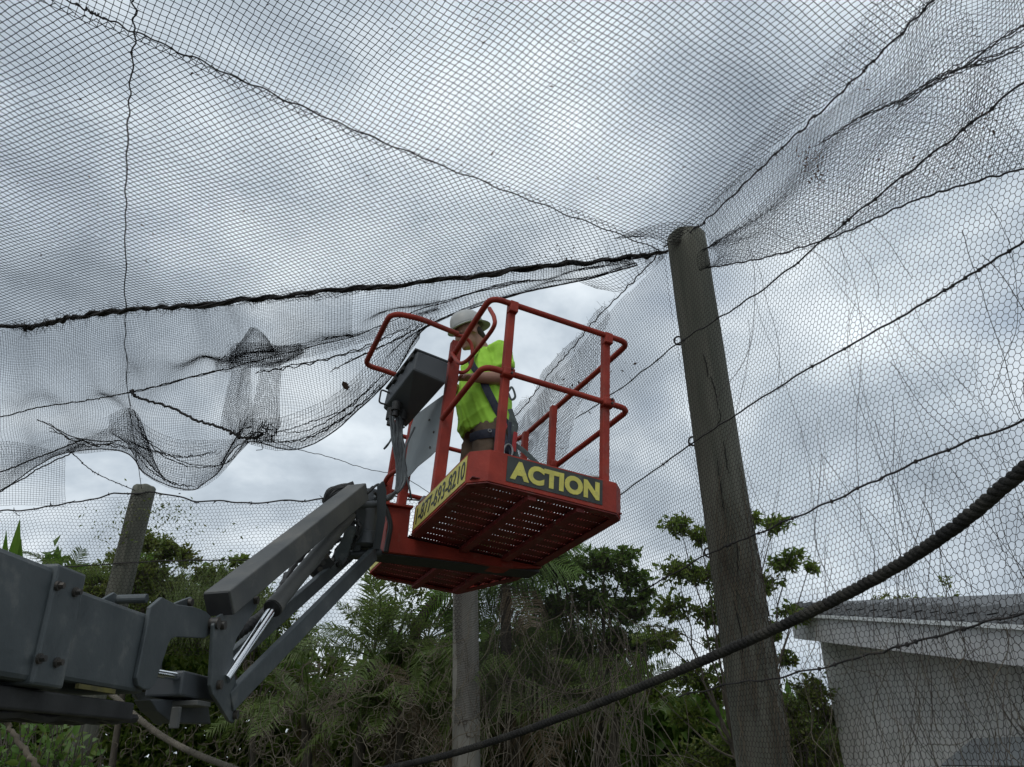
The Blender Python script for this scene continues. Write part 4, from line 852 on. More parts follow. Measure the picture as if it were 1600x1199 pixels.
for j, (q, dzz) in enumerate(((1.0, .004), (1.05, -.002), (1.0, -.008))):
    for k in range(ns):
        a = 2*math.pi*k/ns; ex = 1.0 if j == 0 else (1.10+.22*max(0, math.cos(a))**2+.30*max(0, -math.cos(a))**1.5 if j == 1 else 1.0)
        V_.append(hc+fwd*math.cos(a)*.126*ex*(1 if j != 2 else .985)+lat*math.sin(a)*.106*ex*(1 if j != 2 else .985)+ax3*(dzz-(.022*max(0, -math.cos(a))+.012*max(0, math.cos(a)) if j == 1 else 0)))
for i in range(2): F_ += [(i*ns+k, (i+1)*ns+k, (i+1)*ns+(k+1) % ns, i*ns+(k+1) % ns) for k in range(ns)]
b.add(V_, F_); b.build('brim', M['hat'], hat, smooth=True)
b = MB(); b.tube([hc+fwd*math.cos(t)*.127+ax3*(.018+math.sin(t)*.118) for t in np.linspace(.1, math.pi-.1, 20)], .006, 6); b.build('crown_ridge', M['hat'], hat, smooth=True)
# harness
def strap(pts, w_, name, m, parent=man, n=24, nrm=None):
    P = spline([bl(*p) for p in pts], n); b = MB(); b.tube(P, w_/2, 8, flat=.14, upv=(Rb@np.asarray(nrm if nrm is not None else (0, 1, 0)))); return b.build(name, m, parent, smooth=True)
strap([(.30, .835, 1.12), (.31, .80, 1.04), (.36, .79, .95), (.43, .80, .86), (.50, .81, .80)], .055, 'harness_strap', M['webbing'], nrm=(.3, 1, 0))
strap([(.255, .90, 1.38), (.205, .86, 1.25), (.25, .82, 1.14), (.30, .825, 1.12)], .045, 'harness_strap', M['webbing'], nrm=(1, .8, 0))
strap([(.30, 1.165, 1.12), (.31, 1.2, 1.04), (.36, 1.21, .95), (.43, 1.2, .86), (.50, 1.17, .80)], .05, 'harness_strap', M['webbing'], nrm=(1, 0, .3))
strap([(.52, .87, 1.36), (.53, .95, 1.2), (.55, 1.0, 1.05), (.575, 1.0, .95), (.58, .95, .86), (.53, .83, .78)], .05, 'harness_strap', M['webbing'], nrm=(1, 0, 0))
lg = strap([(.285, .93, .70), (.31, .84, .69), (.38, .79, .70), (.47, .80, .72), (.53, .88, .73)], .06, 'leg_strap', M['webbing'], nrm=(0, 1, 0))
strap([(.43, .785, .72), (.435, .785, .62), (.43, .79, .54)], .062, 'leg_strap', M['webbing'], nrm=(0, 1, 0))
strap([(.43, .79, .83), (.46, .785, .78), (.44, .782, .74)], .05, 'red_strap', M['strapred'], nrm=(0, 1, 0))
for q in ((.36, .772, .705), (.437, .767, .70), (.437, .768, .645), (.437, .77, .585)):
    b = MB(); n_ = -V; u_ = U; b.tube([bl(*q)+(u_*math.cos(a)+Wv*math.sin(a))*.011 for a in np.linspace(0, 6.283, 14, endpoint=False)], .0035, 5, closed=True); b.build('grommet', M['steel'], man, smooth=True)
# ------------------------------------------------------------------ things in the basket
ly = thing('lanyard', bl(.62, .45, .1), 'grey shock absorbing lanyard hanging slack behind the front rail post', 'lanyard')
def lst(pts, w_, name, m): return strap(pts, w_, name, m, ly, 30)
q = lambda x, y, v=.5: tuple(LP(x, y, 1, v))
lst([q(797, 640), q(802, 655), q(806, 668), q(800, 690), q(818, 705), q(836, 722), q(852, 740), q(860, 760)], .036, 'webbing_leg', M['lanyard'])
lst([q(800, 648), q(797, 675), q(803, 696), q(808, 715), q(818, 728), q(830, 745)], .034, 'webbing_leg', M['lanyard'])
lst([q(793, 612), q(799, 625), q(805, 620), q(800, 606), q(794, 612)], .016, 'webbing_loop', M['lanyard'])
lst([q(806, 676, .48), q(804, 690, .48), q(803, 706, .48)], .028, 'red_tag', M['strapred'])
lst([q(797, 660, .47), q(796, 690, .47), q(799, 715, .47), q(806, 735, .47)], .022, 'webbing_leg', M['webbing'])
b = MB(); b.tube([bl(*q(794+7*math.cos(a), 706+11*math.sin(a), .46)) for a in np.linspace(0, 6.28, 16, endpoint=False)], .006, 6, closed=True); b.build('snap_hook', M['steel'], ly, smooth=True)
b = MB(); blob(b, q(790, 700, .52), .04, (1, .6, 1.2)); blob(b, q(803, 712, .52), .03, (1, .6, 1)); fuse(b, 'shock_pack', M['webbing'], ly, .008, 3)
bk_ = thing('bucket', bl(.83, .16, .012), 'small white plastic tub with rim standing behind the front right post', 'bucket')
c = bl(.80, .17, .012); b = MB(); b.lathe(c, Wv, [(.055, 0), (.062, .19), (.066, .192), (.066, .21), (.058, .21), (.052, .02)], 22); b.build('tub', M['white'], bk_, smooth=True)
b = MB(); b.lathe(c, Wv, [(.068, .214), (.069, .222), (.06, .226), (.001, .227)], 22); b.build('lid', M['white'], bk_, smooth=True)

# ================================================================== ROPES
def rope(name, pts, R0, pitch, m, label, n_st=3, nn=26):
    P0 = spline(pts, 400); L = np.concatenate([[0], np.cumsum(np.linalg.norm(np.diff(P0, axis=0), axis=1))]); tot = L[-1]
    n_ = int(tot/pitch*nn); s = np.linspace(0, tot, n_); P = np.stack([np.interp(s, L, P0[:, i]) for i in range(3)], 1)
    T = np.gradient(P, axis=0); T /= np.linalg.norm(T, axis=1, keepdims=True); a = np.cross(T, [0, 0, 1.0]); a /= np.linalg.norm(a, axis=1, keepdims=True); bb = np.cross(T, a)
    t = thing(name, P[0], label, 'rope')
    for k in range(n_st):
        ph = 2*math.pi*s/pitch+2*math.pi*k/n_st+.25*np.sin(s*3.1+k); rr = R0*.46*(1+.05*np.sin(s*11+k)); b = MB()
        b.tube(P+a*(np.cos(ph)*rr)[:, None]+bb*(np.sin(ph)*rr)[:, None], R0*.56*(1+.05*np.sin(s*37+2*k)), 9)
        b.build('rope_strand', m, t, smooth=True)
    fa, fb = [], []
    for i in range(int(tot*240)):
        j = rng.integers(1, n_-1); d = rng.normal(size=3); d = norm(d-T[j]*np.dot(d, T[j])*.4); q = P[j]+d*R0*.85; fa.append(q); fb.append(q+norm(d+T[j]*rng.normal())*R0*rng.uniform(.2, .55))
    o = link_mesh('loose_fibre', segs_mesh('loose_fibre', fa, fb, R0*.022, root_of(t)), m, t); o['kind'] = 'stuff'
rope('thick_rope', [at(1900, 500, 1.28), at(1750, 622, 1.42), at(1600, 734, 1.60), at(1500, 818, 1.76), at(1400, 886, 1.95), at(1300, 940, 2.15), at(1200, 988, 2.36), at(1100, 1032, 2.60), at(1000, 1074, 2.86), at(900, 1113, 3.14), at(800, 1149, 3.44), at(700, 1180, 3.76), at(600, 1203, 4.1), at(480, 1236, 4.5)], .0162, .062, M['rope'], 'thick dark twisted rope sagging across the front of the big post and the house')
rope('thin_rope', [at(120, 1040, 3.4), at(182, 1092, 3.3), at(215, 1122, 3.25), at(255, 1152, 3.2), at(300, 1176, 3.15), at(350, 1196, 3.1), at(420, 1222, 3.05)], .0125, .026, M['rope2'], 'thin tan twisted rope hanging below the grey boom')
b = MB(); b.tube(spline([at(-20, 1085, 4.0), at(5, 1112, 4.0), at(14, 1135, 4.0), at(32, 1163, 3.95), at(50, 1188, 3.9), at(75, 1225, 3.9)], 40)+wig(40, .006), np.linspace(.010, .016, 40), 8)
o = b.build('dry_branch', M['vine'], origin=at(75, 1225, 3.9), smooth=True); setp(o, 'bare curved brown branch at the lower left corner, before the leafy shrub', 'branch')

# ================================================================== PLANTS
def leaf_mesh(name, P, D, Nn, L, Wd, origin, six=False):
    """folded leaves: base P, direction D, normal Nn"""
    n_ = len(P); D = D/np.linalg.norm(D, axis=1, keepdims=True); S = np.cross(D, Nn); S /= np.linalg.norm(S, axis=1, keepdims=True)+1e-9; Z = np.cross(S, D)
    L = np.broadcast_to(L, (n_,))[:, None]; Wd = np.broadcast_to(Wd, (n_,))[:, None]; P = P-origin
    if six:
        Vv = np.stack([P, P+D*L*.3-S*Wd*.42+Z*Wd*.2, P+D*L*.68-S*Wd*.40+Z*Wd*.12, P+D*L-Z*L*.12, P+D*L*.68+S*Wd*.40+Z*Wd*.12, P+D*L*.3+S*Wd*.42+Z*Wd*.2, P+D*L*.35, P+D*L*.68-Z*L*.03], 1).reshape(-1, 3)
        b_ = np.arange(n_)[:, None]*8
        T = np.concatenate([b_+np.array([[0, 6, 1]]), b_+np.array([[1, 6, 7]]), b_+np.array([[1, 7, 2]]), b_+np.array([[2, 7, 3]]), b_+np.array([[0, 5, 6]]), b_+np.array([[5, 7, 6]]), b_+np.array([[5, 4, 7]]), b_+np.array([[4, 3, 7]])])
    else:
        Vv = np.stack([P, P+D*L*.45-S*Wd*.5+Z*Wd*.22, P+D*L-Z*L*.1, P+D*L*.45+S*Wd*.5+Z*Wd*.22], 1).reshape(-1, 3); b_ = np.arange(n_)[:, None]*4
        T = np.concatenate([b_+np.array([[0, 2, 1]]), b_+np.array([[0, 3, 2]])])
    return raw_mesh(name, Vv, T)
def rdir(n_, up=0.0):
    d = rng.normal(size=(n_, 3)); d[:, 2] += up; return d/np.linalg.norm(d, axis=1, keepdims=True)
def tree(name, label, base, blobs, lm, leaf, tw=26, per=9, trunk=.07, cat='tree', group=None, aspect=.5, up=.1, six=False, height=None, squash=.8):
    """blobs: (px, py, depth, radius in photo pixels)"""
    base = np.asarray(base, float); t = thing(name, base, label, cat, group); C3 = [at(x, y, D) for x, y, D, r_ in blobs]; Rr = [r_*D/F for x, y, D, r_ in blobs]
    cen = np.mean(C3, 0); fork = base+(cen-base)*np.array([.55, .55, .5]); fork[2] = max(.4, min(c[2] for c in C3)-.35) if height is None else height
    b = MB(); pp = spline([base, base*.5+fork*.5+rng.normal(size=3)*.05, fork], 14); b.tube(pp, np.linspace(trunk, trunk*.7, 14), 9); b.build('trunk', M['bark'], t, smooth=True)
    bb = MB(); LP_, LD = [], []
    for c, r_ in zip(C3, Rr):
        pp = spline([fork-[0, 0, .1], fork*.55+c*.45+rng.normal(size=3)*.08+[0, 0, .05], c], 12)+wig(12, .02); bb.tube(pp, np.linspace(trunk*.36, max(.004, trunk*.09), 12), 6)
        nt_ = max(4, int(tw*(r_/.35)**1.6))
        for i in range(nt_):
            s = c*(1-.0)+rng.normal(size=3)*r_*.18; e_ = c+norm(rng.normal(size=3))*r_*rng.random()**.4*np.array([1, 1, squash]); m_ = (s+e_)/2+rng.normal(size=3)*r_*.12+[0, 0, .03*r_]
            q = spline([s, m_, e_], 7); bb.tube(q, np.linspace(.0045, .002, 7), 3, caps=False)
            for k in range(per):
                f = rng.uniform(1.5, 6); j = int(f); p = q[j]*(1-(f-j))+q[min(j+1, 6)]*(f-j); LP_.append(p+rng.normal(size=3)*.012); LD.append(norm(q[6]-q[2])*.6+rng.normal(size=3)*.75+[0, 0, up])
    bb.build('branches', M['bark'], t, smooth=True)
    n_ = len(LP_); Lf = leaf*rng.uniform(.65, 1.25, n_)
    me = leaf_mesh('crown', np.array(LP_), np.array(LD), rdir(n_, 1.4), Lf, Lf*aspect, base, six); o = link_mesh('crown', me, lm, t); return t
def frond_mesh(L, nleaf, ll, droop, lw=.022, curl=.5, stiff=.6, seed=0):
    """a pinnate frond along +X arching down"""
    g_ = np.random.default_rng(seed); s = np.linspace(0, 1, 26); X = L*s*(1-.18*droop*s); Z = L*(.32*s-.75*droop*s**2.1); Pm = np.stack([X, .04*np.sin(3*s), Z], 1)
    b = MB(); b.tube(Pm, np.linspace(.014, .003, 26), 5)
    Tn = np.gradient(Pm, axis=0); Tn /= np.linalg.norm(Tn, axis=1, keepdims=True)
    for i in range(nleaf):
        f = .16+.84*i/nleaf; j = f*25; a = int(min(j, 24)); P = Pm[a]*(1-(j-a))+Pm[a+1]*(j-a); t = Tn[a]; l_ = ll*(math.sin(math.pi*min(1, .22+.78*f*.95))**.6+.1)*g_.uniform(.8, 1.15)
        for sd_ in (-1, 1):
            sd3 = np.array([0, sd_, 0.0]); d = norm(sd3*.9+t*.62+np.array([0, 0, .25])+g_.normal(size=3)*.10); up_ = norm(np.cross(d, t*sd_)); w_ = norm(np.cross(d, up_))
            p1 = P+d*l_*.5; p2 = P+d*l_*(.98-.2*curl)-np.array([0, 0, l_*curl*g_.uniform(.5, 1.1)])
            b.add([P-w_*lw*.25, P+w_*lw*.25, p1+w_*lw*.5, p1-w_*lw*.5, p2], [(0, 1, 2, 3), (3, 2, 4)])
    me = bpy.data.meshes.new('frond'); me.from_pydata([tuple(map(float, v)) for v in b.v], [], b.f); return me
FR = {k: [frond_mesh(*a, seed=i*7+k) for i, a in enumerate(v)] for k, v in {0: [(1.9, 46, .50, .55, .026, .45), (1.7, 42, .46, .9, .026, .6), (1.5, 40, .42, .3, .024, .3)], 1: [(1.8, 44, .55, .8, .022, .95), (1.6, 40, .5, 1.1, .022, 1.1), (1.4, 40, .5, .5, .022, .9)]}.items()}
def palm(label, base, crown, nf, sc, kind, m, trunk=.10, az0=0, tilt=(-.3, .9), dry=2, group='palms beyond the fence', az=None):
    t = thing('palm_tree', base, label, 'palm tree', group); base, crown = np.asarray(base, float), np.asarray(crown, float)
    pp = spline([base, base*.5+crown*.5+rng.normal(size=3)*.1, crown], 30); b = MB(); b.tube(pp, trunk*(1+.10*np.sin(np.arange(30)*1.9)), 10); b.build('trunk', M['bark'], t, smooth=True)
    for i in range(nf):
        isd = i >= nf-dry; me = FR[kind][i % 3]
        if isd: me = me.copy()
        elif me.users and me.materials and me.materials[0] != m: me = me.copy(); me.materials.clear()
        if isd: me.materials.clear(); me.materials.append(M['palmd'])
        elif not me.materials: me.materials.append(m)
        o = bpy.data.objects.new('frond', me); COL.objects.link(o); o.parent = t
        a = az0+i*2.399+rng.normal()*.2 if az is None else az[i % len(az)]+rng.normal()*.12; ti = rng.uniform(*tilt) if not isd else rng.uniform(-.9, -.5)
        o.matrix_local = Matrix.Translation(Vector(crown-base)) @ Matrix.Rotation(a, 4, 'Z') @ Matrix.Rotation(-ti, 4, 'Y') @ Matrix.Rotation(rng.normal()*.3, 4, 'X') @ Matrix.Scale(sc*rng.uniform(.85, 1.1), 4)
    return t
def gnd(x, y, D): p = at(x, y, D); return np.array([p[0], p[1], 0.0])
TG = 'broadleaf trees beyond the fence'
tree('broadleaf_tree', 'broadleaf tree with reddish tinged leaves showing on both sides of the big post', gnd(1130, 1150, 8.6), [(1062, 822, 8.6, 38), (1095, 838, 8.6, 30), (1210, 822, 8.7, 32), (1180, 812, 8.7, 20), (1060, 895, 8.5, 45), (1105, 900, 8.5, 42), (1230, 880, 8.8, 40), (1265, 888, 8.8, 20), (1200, 915, 8.8, 34), (1050, 950, 8.6, 42), (1110, 960, 8.6, 40), (1240, 960, 8.8, 34), (1205, 985, 8.8, 32), (1030, 1000, 8.6, 46), (1080, 1060, 8.6, 50), (1130, 1010, 8.6, 40), (1225, 1030, 8.8, 28), (1120, 1080, 8.6, 42), (1020, 1080, 8.7, 34), (1075, 1120, 8.6, 40)], M['leaf1'], .078, tw=46, per=10, trunk=.045, squash=.55, group=TG)
tree('broadleaf_tree', 'dark full leafed tree just right of and below the red basket', gnd(920, 1150, 11.5), [(880, 890, 11.5, 52), (940, 880, 11.5, 46), (975, 868, 11.6, 28), (985, 905, 11.5, 40), (930, 940, 11.5, 55), (990, 955, 11.5, 42), (870, 950, 11.5, 40), (960, 1000, 11.5, 40), (1000, 1010, 11.4, 40), (900, 1010, 11.5, 46), (860, 860, 11.6, 24), (1010, 930, 11.4, 22)], M['leaf2'], .10, tw=52, per=10, squash=.55, trunk=.09, group=TG)
tree('broadleaf_tree', 'thin leafed small tree seen behind the jib, left of the pale post', gnd(600, 1150, 12.5), [(585, 915, 12.5, 30), (620, 905, 12.5, 32), (650, 925, 12.5, 40), (600, 950, 12.5, 40), (672, 945, 12.4, 30), (560, 960, 12.5, 26), (640, 965, 12.5, 34)], M['leaf3'], .085, tw=22, per=8, trunk=.05, group=TG)
tree('broadleaf_tree', 'sprigs of a tree poking up behind the house roof', gnd(1440, 1000, 11), [(1478, 912, 11, 26), (1482, 938, 11, 22), (1400, 938, 11, 26), (1365, 936, 11, 14), (1430, 942, 11, 18), (1545, 944, 11, 16), (1500, 948, 11, 26), (1390, 952, 11, 26)], M['leaf3'], .07, tw=13, per=7, trunk=.05, group=TG)
tree('hedge_bush', 'tall yellowish green bush between the big post and the house wall', gnd(1270, 1190, 8.9), [(1265, 1085, 8.8, 46), (1235, 1110, 8.8, 40), (1290, 1120, 9, 44), (1250, 1160, 8.8, 52), (1295, 1180, 9, 48), (1225, 1190, 8.8, 46), (1270, 1215, 8.9, 50), (1140, 1180, 9.2, 60), (1090, 1200, 9.2, 60)], M['leaf3'], .075, tw=52, per=10, trunk=.05, cat='bush', group='bushes beyond the fence')
tree('hedge_bush', 'bushy brownish green thicket on both sides of the leaning far post', gnd(210, 1050, 12.6), [(150, 905, 12.5, 34), (190, 880, 12.6, 36), (235, 850, 12.6, 30), (262, 862, 12.6, 30), (130, 935, 12.3, 40), (230, 900, 12.5, 46), (290, 872, 12.6, 26), (175, 925, 12.4, 40), (320, 900, 12.6, 30), (110, 960, 12.3, 40), (260, 930, 12.5, 46), (150, 960, 12.3, 46), (210, 960, 12.4, 46)], M['leaf3'], .085, tw=56, per=11, trunk=.06, cat='bush', group='bushes beyond the fence')
tree('hedge_bush', 'green bush in the dip behind the jib, with sky showing through', gnd(420, 1050, 12.8), [(372, 880, 12.8, 26), (350, 905, 12.8, 36), (395, 920, 12.8, 40), (440, 965, 12.8, 40), (405, 960, 12.7, 44), (470, 1010, 12.8, 44), (520, 1040, 12.8, 44), (300, 940, 12.6, 46), (290, 990, 12.6, 40), (350, 985, 12.7, 46), (395, 1020, 12.8, 40), (455, 1070, 12.8, 40)], M['leaf1'], .09, tw=38, per=10, trunk=.06, cat='bush', group='bushes beyond the fence')
# tall grass clump behind the boom
tgr = thing('grass_clump', gnd(330, 1000, 11.6), 'pale clump of tall arching grass between the far post and the jib', 'ornamental grass'); og = root_of(tgr)
fa, fb = [], []; b = MB()
for k in range(420):
    x = rng.uniform(255, 430); p0 = at(x, 985+rng.uniform(-20, 30), 11.6+rng.uniform(-.3, .3)); dr = norm([rng.normal(), rng.normal()*.6, 0]); h_ = rng.uniform(.5, 1.15)*(1.0 if x < 370 else .75); q = np.array([p0, p0+dr*.12+[0, 0, h_*.6], p0+dr*.38+[0, 0, h_*.88], p0+dr*.66+[0, 0, h_*.72]]); w_ = np.cross(dr, [0, 0, 1.0])*.007
    for i in range(3):
        tp = (1-.3*i); tq = (1-.3*(i+1)) if i < 2 else .05; b.add([q[i]-w_*tp, q[i]+w_*tp, q[i+1]+w_*tq, q[i+1]-w_*tq], [(0, 1, 2, 3)])
o = b.build('blades', M['grass'], tgr); o['kind'] = 'stuff'
# spear plant and small palm at the far left
sp = thing('spear_plant', gnd(40, 950, 9.5), 'stiff upright spear leaf plant poking above the boom at the far left', 'plant')
for x0, y0, x1, y1, w_ in ((8, 900, 31, 812, .085), (25, 905, 33, 842, .06), (-8, 900, -20, 830, .07), (0, 900, 10, 830, .06)):
    p0, p1 = at(x0, y0+60, 9.5), at(x1, y1, 9.5); d = norm(p1-p0); s_ = norm(np.cross(d, norm(CAM-p0))); b = MB(); L_ = np.linalg.norm(p1-p0); z_ = norm(np.cross(s_, d))
    for f0, f1, a0_, a1_ in ((0, .3, .55, .9), (.3, .65, .9, .8), (.65, 1, .8, .03)):
        A_, B_ = p0+d*L_*f0, p0+d*L_*f1; b.add([A_-s_*w_*a0_, A_-z_*.02*a0_, B_-z_*.02*a1_, B_-s_*w_*a1_, A_+s_*w_*a0_, B_+s_*w_*a1_], [(0, 1, 2, 3), (1, 4, 5, 2)])
    b.build('spear_leaf', M['palmg'], sp)
palm('low palm with short stiff fronds just above the boom at the far left', gnd(85, 960, 10.5), at(88, 920, 10.5), 9, .48, 0, M['palm'], .06, tilt=(.2, 1.1), dry=0)
palm('palm with arching fronds left of the pale post, below the jib', gnd(560, 1150, 11.4), at(585, 1030, 11.4), 20, .85, 0, M['palm'], .08, tilt=(-.7, 1.0), dry=2)
palm('palm with a raised fan of fronds right behind the jib link', gnd(640, 1150, 12.2), at(668, 1000, 12.2), 18, .85, 0, M['palm'], .08, tilt=(-.7, 1.1), dry=2)
palm('green palm with weeping leaflets right of the pale post', gnd(790, 1150, 11.7), at(790, 915, 11.7), 24, 1.0, 1, M['palmg'], .08, tilt=(-.6, .8), dry=1)
palm('palm with spreading feathery fronds among the vines below the basket', gnd(860, 1150, 12.3), at(872, 1015, 12.3), 22, .95, 1, M['palm'], .08, tilt=(-.7, .8), dry=3)
palm('low palm at the bottom edge between the rope and the big post', gnd(960, 1199, 10.6), at(962, 1120, 10.6), 18, .8, 0, M['palm'], .06, tilt=(-.2, .8), dry=1)
palm('drooping palm low down between the pale post and the thick rope', gnd(790, 1199, 10.9), at(800, 1085, 10.9), 20, .9, 1, M['palm'], .07, tilt=(-.6, .8), dry=3)
palm('broad dark palm low down just left of the pale post', gnd(640, 1199, 11.0), at(630, 1110, 11.0), 20, .85, 0, M['palm'], .07, tilt=(-.5, .9), dry=2)
palm('low palm half hidden in dark growth under the jib', gnd(480, 1199, 11.2), at(478, 1110, 11.2), 20, .85, 0, M['palm'], .07, tilt=(-.2, .8), dry=1)
b = MB(); b.tube(spline([gnd(736, 1199, 12.6), at(738, 1050, 12.6), at(736, 900, 12.6)], 20), .12+.01*np.sin(np.arange(20)*2), 10); o = b.build('bare_trunk', M['bark'], origin=gnd(736, 1199, 12.6), smooth=True); setp(o, 'dark bare trunk close behind the pale post', 'tree trunk')
b = MB(); b.tube(spline([gnd(600, 1199, 12.4), at(642, 1020, 12.4), at(690, 925, 12.4)], 20), .09+.008*np.sin(np.arange(20)*2), 10); o = b.build('bare_trunk', M['bark'], origin=gnd(600, 1199, 12.4), smooth=True); setp(o, 'dark slanting trunk leaning towards the pale post', 'tree trunk')
# leafy shrub in the lower left corner: its larger leaves one by one
sh = thing('leafy_shrub', gnd(70, 1199, 6.2), 'fresh green large leafed shrub in the lower left corner under the boom', 'shrub'); so = root_of(sh)
b = MB(); n_ = 0; proto = []
P_, D_ = [], []
for k in range(150):
    e_ = at(rng.uniform(-25, 168), 1082+130*rng.random()**.9, 6.2+rng.uniform(-.35, .5)); s_ = np.array([so[0]+rng.normal()*.25, so[1]+rng.normal()*.2, .4]); q = spline([s_, (s_+e_)/2+rng.normal(size=3)*.08, e_], 8); b.tube(q, np.linspace(.008, .003, 8), 4)
    for j in range(9): f = rng.uniform(4, 7); P_.append(q[int(f)]+rng.normal(size=3)*.03); D_.append(norm(rng.normal(size=3)+[0, -.3, .35]))
b.build('stems', M['bark'], sh, smooth=True)
P_, D_ = np.array(P_), np.array(D_); order = rng.permutation(len(P_)); one = leaf_mesh('leaf', np.zeros((1, 3)), np.array([[1.0, 0, 0]]), np.array([[0, 0, 1.0]]), .085, .045, np.zeros(3), True)
one.materials.append(M['leaf4']); two = one.copy(); two.materials.clear(); two.materials.append(M['leaf1'])
for k in order[:290]:
    o = bpy.data.objects.new('leaf', one if rng.random() < .7 else two); COL.objects.link(o); o.parent = sh; d = D_[k]; nz = norm(rng.normal(size=3)*.6+[0, -.4, 1]); y_ = norm(np.cross(nz, d)); z_ = np.cross(d, y_); s_ = rng.uniform(.9, 1.6)
    o.matrix_local = Matrix([[*(np.array([d[i], y_[i], z_[i]])*s_), (P_[k]-so)[i]] for i in range(3)]+[[0, 0, 0, 1]])
rest = order[290:]
o = link_mesh('small_leaves', leaf_mesh('small_leaves', P_[rest], D_[rest], rdir(len(rest), 1.0), rng.uniform(.07, .13, len(rest)), .052, so, True), M['leaf4'], sh); o['kind'] = 'stuff'
# dark undergrowth behind everything
def hz(x): return np.interp(x, [-400, 0, 100, 250, 400, 480, 560, 640, 720, 820, 920, 1010, 1100, 1200, 1320], [900, 900, 895, 885, 945, 1060, 1060, 1010, 985, 985, 1010, 1075, 1120, 1120, 1130])
nU = 42000; xs = rng.uniform(-420, 1330, nU); top_ = hz(xs)+25*np.sin(xs*.05)+18*np.sin(xs*.13); ys = top_+(1330-top_)*rng.random(nU)**1.0; Ds = rng.uniform(13.4, 16.0, nU)
Ds = np.where(xs > 1000, rng.uniform(10.2, 12.5, nU), Ds)
Pu = np.array([at(x, y, D) for x, y, D in zip(xs, ys, Ds)]); Pu = Pu[Pu[:, 2] > .02]
o = link_mesh('undergrowth', leaf_mesh('undergrowth', Pu, rdir(len(Pu), -.1), rdir(len(Pu), 1.0), rng.uniform(.18, .38, len(Pu)), rng.uniform(.10, .19, len(Pu)), np.array([0, 13.0, 0])), M['leaf2'], None, (0, 13.0, 0)); setp(o, 'dark tangled undergrowth filling the back below the trees', 'undergrowth', kind='stuff')
nU = 13000; xs = rng.uniform(-100, 1010, nU); top_ = hz(xs)+60+25*np.sin(xs*.04+1); ys = top_+(1290-top_)*rng.random(nU); Ds = rng.uniform(12.6, 13.4, nU)
Pu = np.array([at(x, y, D) for x, y, D in zip(xs, ys, Ds)]); Pu = Pu[Pu[:, 2] > .02]
o = link_mesh('undergrowth', leaf_mesh('undergrowth', Pu, rdir(len(Pu), -.3), rdir(len(Pu), 1.0), rng.uniform(.10, .20, len(Pu)), rng.uniform(.05, .08, len(Pu)), np.array([0, 13.0, 0])), M['leaf1'], None, (0, 13.0, 0)); setp(o, 'mid green leaves of the creepers in front of the dark undergrowth', 'undergrowth', kind='stuff')

# ------------------------------------------------------------------ dry vines
def strand(p, L, n=16, sway=.05, curl=0.0, amp=.5):
    d = np.array([rng.normal()*.5, rng.normal()*.25, -1.0]); q = [np.array(p)]; a = rng.normal(size=3)*.3
    for i in range(n-1):
        a = a*.82+rng.normal(size=3)*amp; d = norm(d*.8+a*.35+np.array([0, 0, -.28])+curl*np.array([math.sin(i*.9), 0, math.cos(i*.9)])); q.append(q[-1]+d*L/n)
    return q
def vines(name, label, pts, Ls, r, m, n=16, curl=0.0, amp=.5, group='dry vines on the fences'):
    A, B, Rr = [], [], []
    for p, L in zip(pts, Ls):
        q = strand(p, L, n, curl=curl*rng.normal(), amp=amp); rr = r*rng.uniform(.6, 1.5); A += q[:-1]; B += q[1:]; Rr += [rr]*(len(q)-1)
    A, B = np.array(A), np.array(B); og_ = A.mean(0); og_[2] = 0; o = link_mesh(name, segs_mesh(name, A, B, np.array(Rr), og_), m, None, og_); setp(o, label, 'vines', group, 'stuff'); return o
pts = [wallpt(rng.uniform(640, 1010), rng.uniform(925, 1120), off=-.06+rng.normal()*.04) for _ in range(190)]
vines('hanging_vines', 'pale dry vine strands hanging right of and over the pale post', pts, rng.uniform(.5, 2.0, 190), .0034, M['vine'], 20, .08, .3)
pts = []
for _ in range(230):
    x = rng.uniform(380, 730); pts.append(hit(x, rng.uniform(max(1000, 1040-(x-380)*.15), 1180), FP+FN*.03*rng.normal(), FN))
vines('hanging_vines', 'tangled dry vine strands on the far wire under the jib', pts, rng.uniform(.4, 1.6, 230), .0038, M['vine'], 18, .8, .7)
pts = [hit(rng.uniform(120, 380), rng.uniform(1100, 1190), FP-FN*2.5, FN) for _ in range(60)]
vines('hanging_vines', 'sparse dry twigs dangling below the boom', pts, rng.uniform(.2, .8, 60), .005, M['vine'], 14, .5, .7)
pts = []
for _ in range(75):
    a = rng.uniform(-2.6, -.3)+0.2; z = rng.uniform(1.6, 3.3); pts.append(P1+[math.cos(a)*.17, math.sin(a)*.17, z])
A, B = [], []
for p in pts:
    a = math.atan2(p[1]-P1[1], p[0]-P1[0]); z = p[2]; q = [p]
    aa = rng.normal()*.1
    for i in range(16): aa = aa*.8+rng.normal()*.09; a += aa*.35; z -= rng.uniform(.02, .06); rr = .168+.012*rng.random(); q.append(P1+np.array([math.cos(a)*rr, math.sin(a)*rr, z]))
    A += q[:-1]; B += q[1:]
o = link_mesh('clinging_vines', segs_mesh('clinging_vines', A, B, .0027, P1), M['vine'], None, P1); setp(o, 'thin pale vine stems clinging to the lower half of the big post', 'vines', 'dry vines on the fences', 'stuff')
pts = [wallpt(rng.uniform(1160, 1680), 300+800*rng.random(), off=.02) for _ in range(110)]
vines('trailing_vines', 'fine dark vine threads trailing over the wire right of the big post', pts, rng.uniform(.4, 2.0, 110), .0013, M['vine_dark'], 18, .04, .16)
pts = [wallpt(rng.uniform(1230, 1620), rng.uniform(960, 1150), off=.02) for _ in range(60)]
vines('trailing_vines', 'curling brown vine threads on the wire in front of the house wall', pts, rng.uniform(.25, 1.0, 60), .0013, M['vine'], 18, .25, .3)
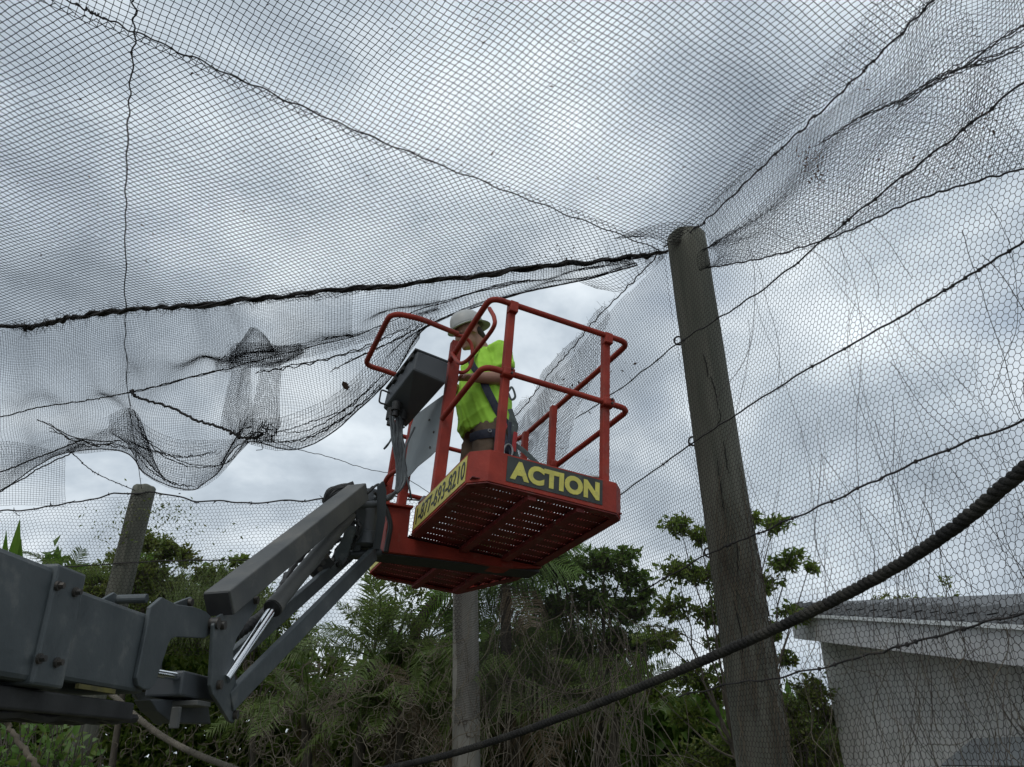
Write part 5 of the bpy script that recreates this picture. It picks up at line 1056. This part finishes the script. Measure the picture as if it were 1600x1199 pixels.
def bits(name, label, areas, m, off=.03, cat='dead leaves', plane=None, size=.03):
    P_, D_ = [], []
    for x, y, sx_, sy_, n_ in areas:
        for _ in range(n_):
            xx, yy = x+rng.normal()*sx_, y+rng.normal()*sy_; P_.append(wallpt(xx, yy, off=off) if plane is None else hit(xx, yy, *plane)); D_.append(rng.normal(size=3)+[0, 0, -.4])
    P_ = np.array(P_); og_ = P_.mean(0); L_ = size*rng.uniform(.5, 1.3, len(P_)); o = link_mesh(name, leaf_mesh(name, P_, np.array(D_), rdir(len(P_)), L_, L_*.42, og_), m, None, og_); setp(o, label, cat, 'dead leaves caught in the nets', 'stuff')
bits('dead_leaves', 'shrivelled brown leaves caught in the net flap right of the big post', [(1268, 242, 14, 8, 45), (1282, 272, 7, 20, 45), (1262, 262, 4, 12, 20), (1345, 130, 12, 9, 12), (1380, 205, 4, 26, 16), (1500, 240, 40, 20, 14), (1540, 185, 6, 16, 14), (1340, 290, 50, 20, 10)], M['dryleaf'], .17, size=.020)
bits('dead_leaves', 'few dry leaf scraps stuck on the hexagonal wire beside the basket', [(900, 585, 12, 22, 10), (925, 620, 10, 20, 8), (880, 610, 8, 15, 6), (890, 720, 20, 20, 8), (960, 560, 20, 20, 8)], M['dryleaf'], .10, size=.035)
bits('dead_leaves', 'brown vine leaves clinging to the wire around the leaning far post', [(190, 815, 8, 22, 46), (250, 800, 18, 14, 70), (240, 830, 10, 18, 46), (275, 815, 16, 18, 60), (290, 800, 12, 8, 36), (165, 840, 12, 12, 30), (330, 830, 30, 20, 30), (150, 820, 20, 20, 20)], M['leaf3'], plane=(FP+FN*.02, FN), size=.05)
bits('dead_leaves', 'tiny dry scraps caught all over the overhead net', [(220, 115, 4, 4, 2), (300, 118, 3, 3, 2), (125, 150, 3, 3, 1), (450, 240, 250, 120, 22), (900, 200, 200, 100, 16), (300, 380, 200, 60, 14), (880, 395, 25, 10, 22)], M['dryleaf'], plane=(np.array([0, 4, ROOF-.03]), np.array([0, 0, 1.0])), size=.03)
lf = at(539, 602, 7.0); b = MB(); b.prism([lf+R@np.array(q)*1.0 for q in ((-.022, .03, 0), (-.03, .0, 0), (-.01, -.035, 0), (.02, -.05, 0), (.028, -.02, 0), (.01, .02, 0))], np.array([.005, .02, .01])); o = b.build('caught_leaf', M['dryleaf'], origin=lf); setp(o, 'single dark curled leaf caught in the sagging net left of the basket', 'leaf')
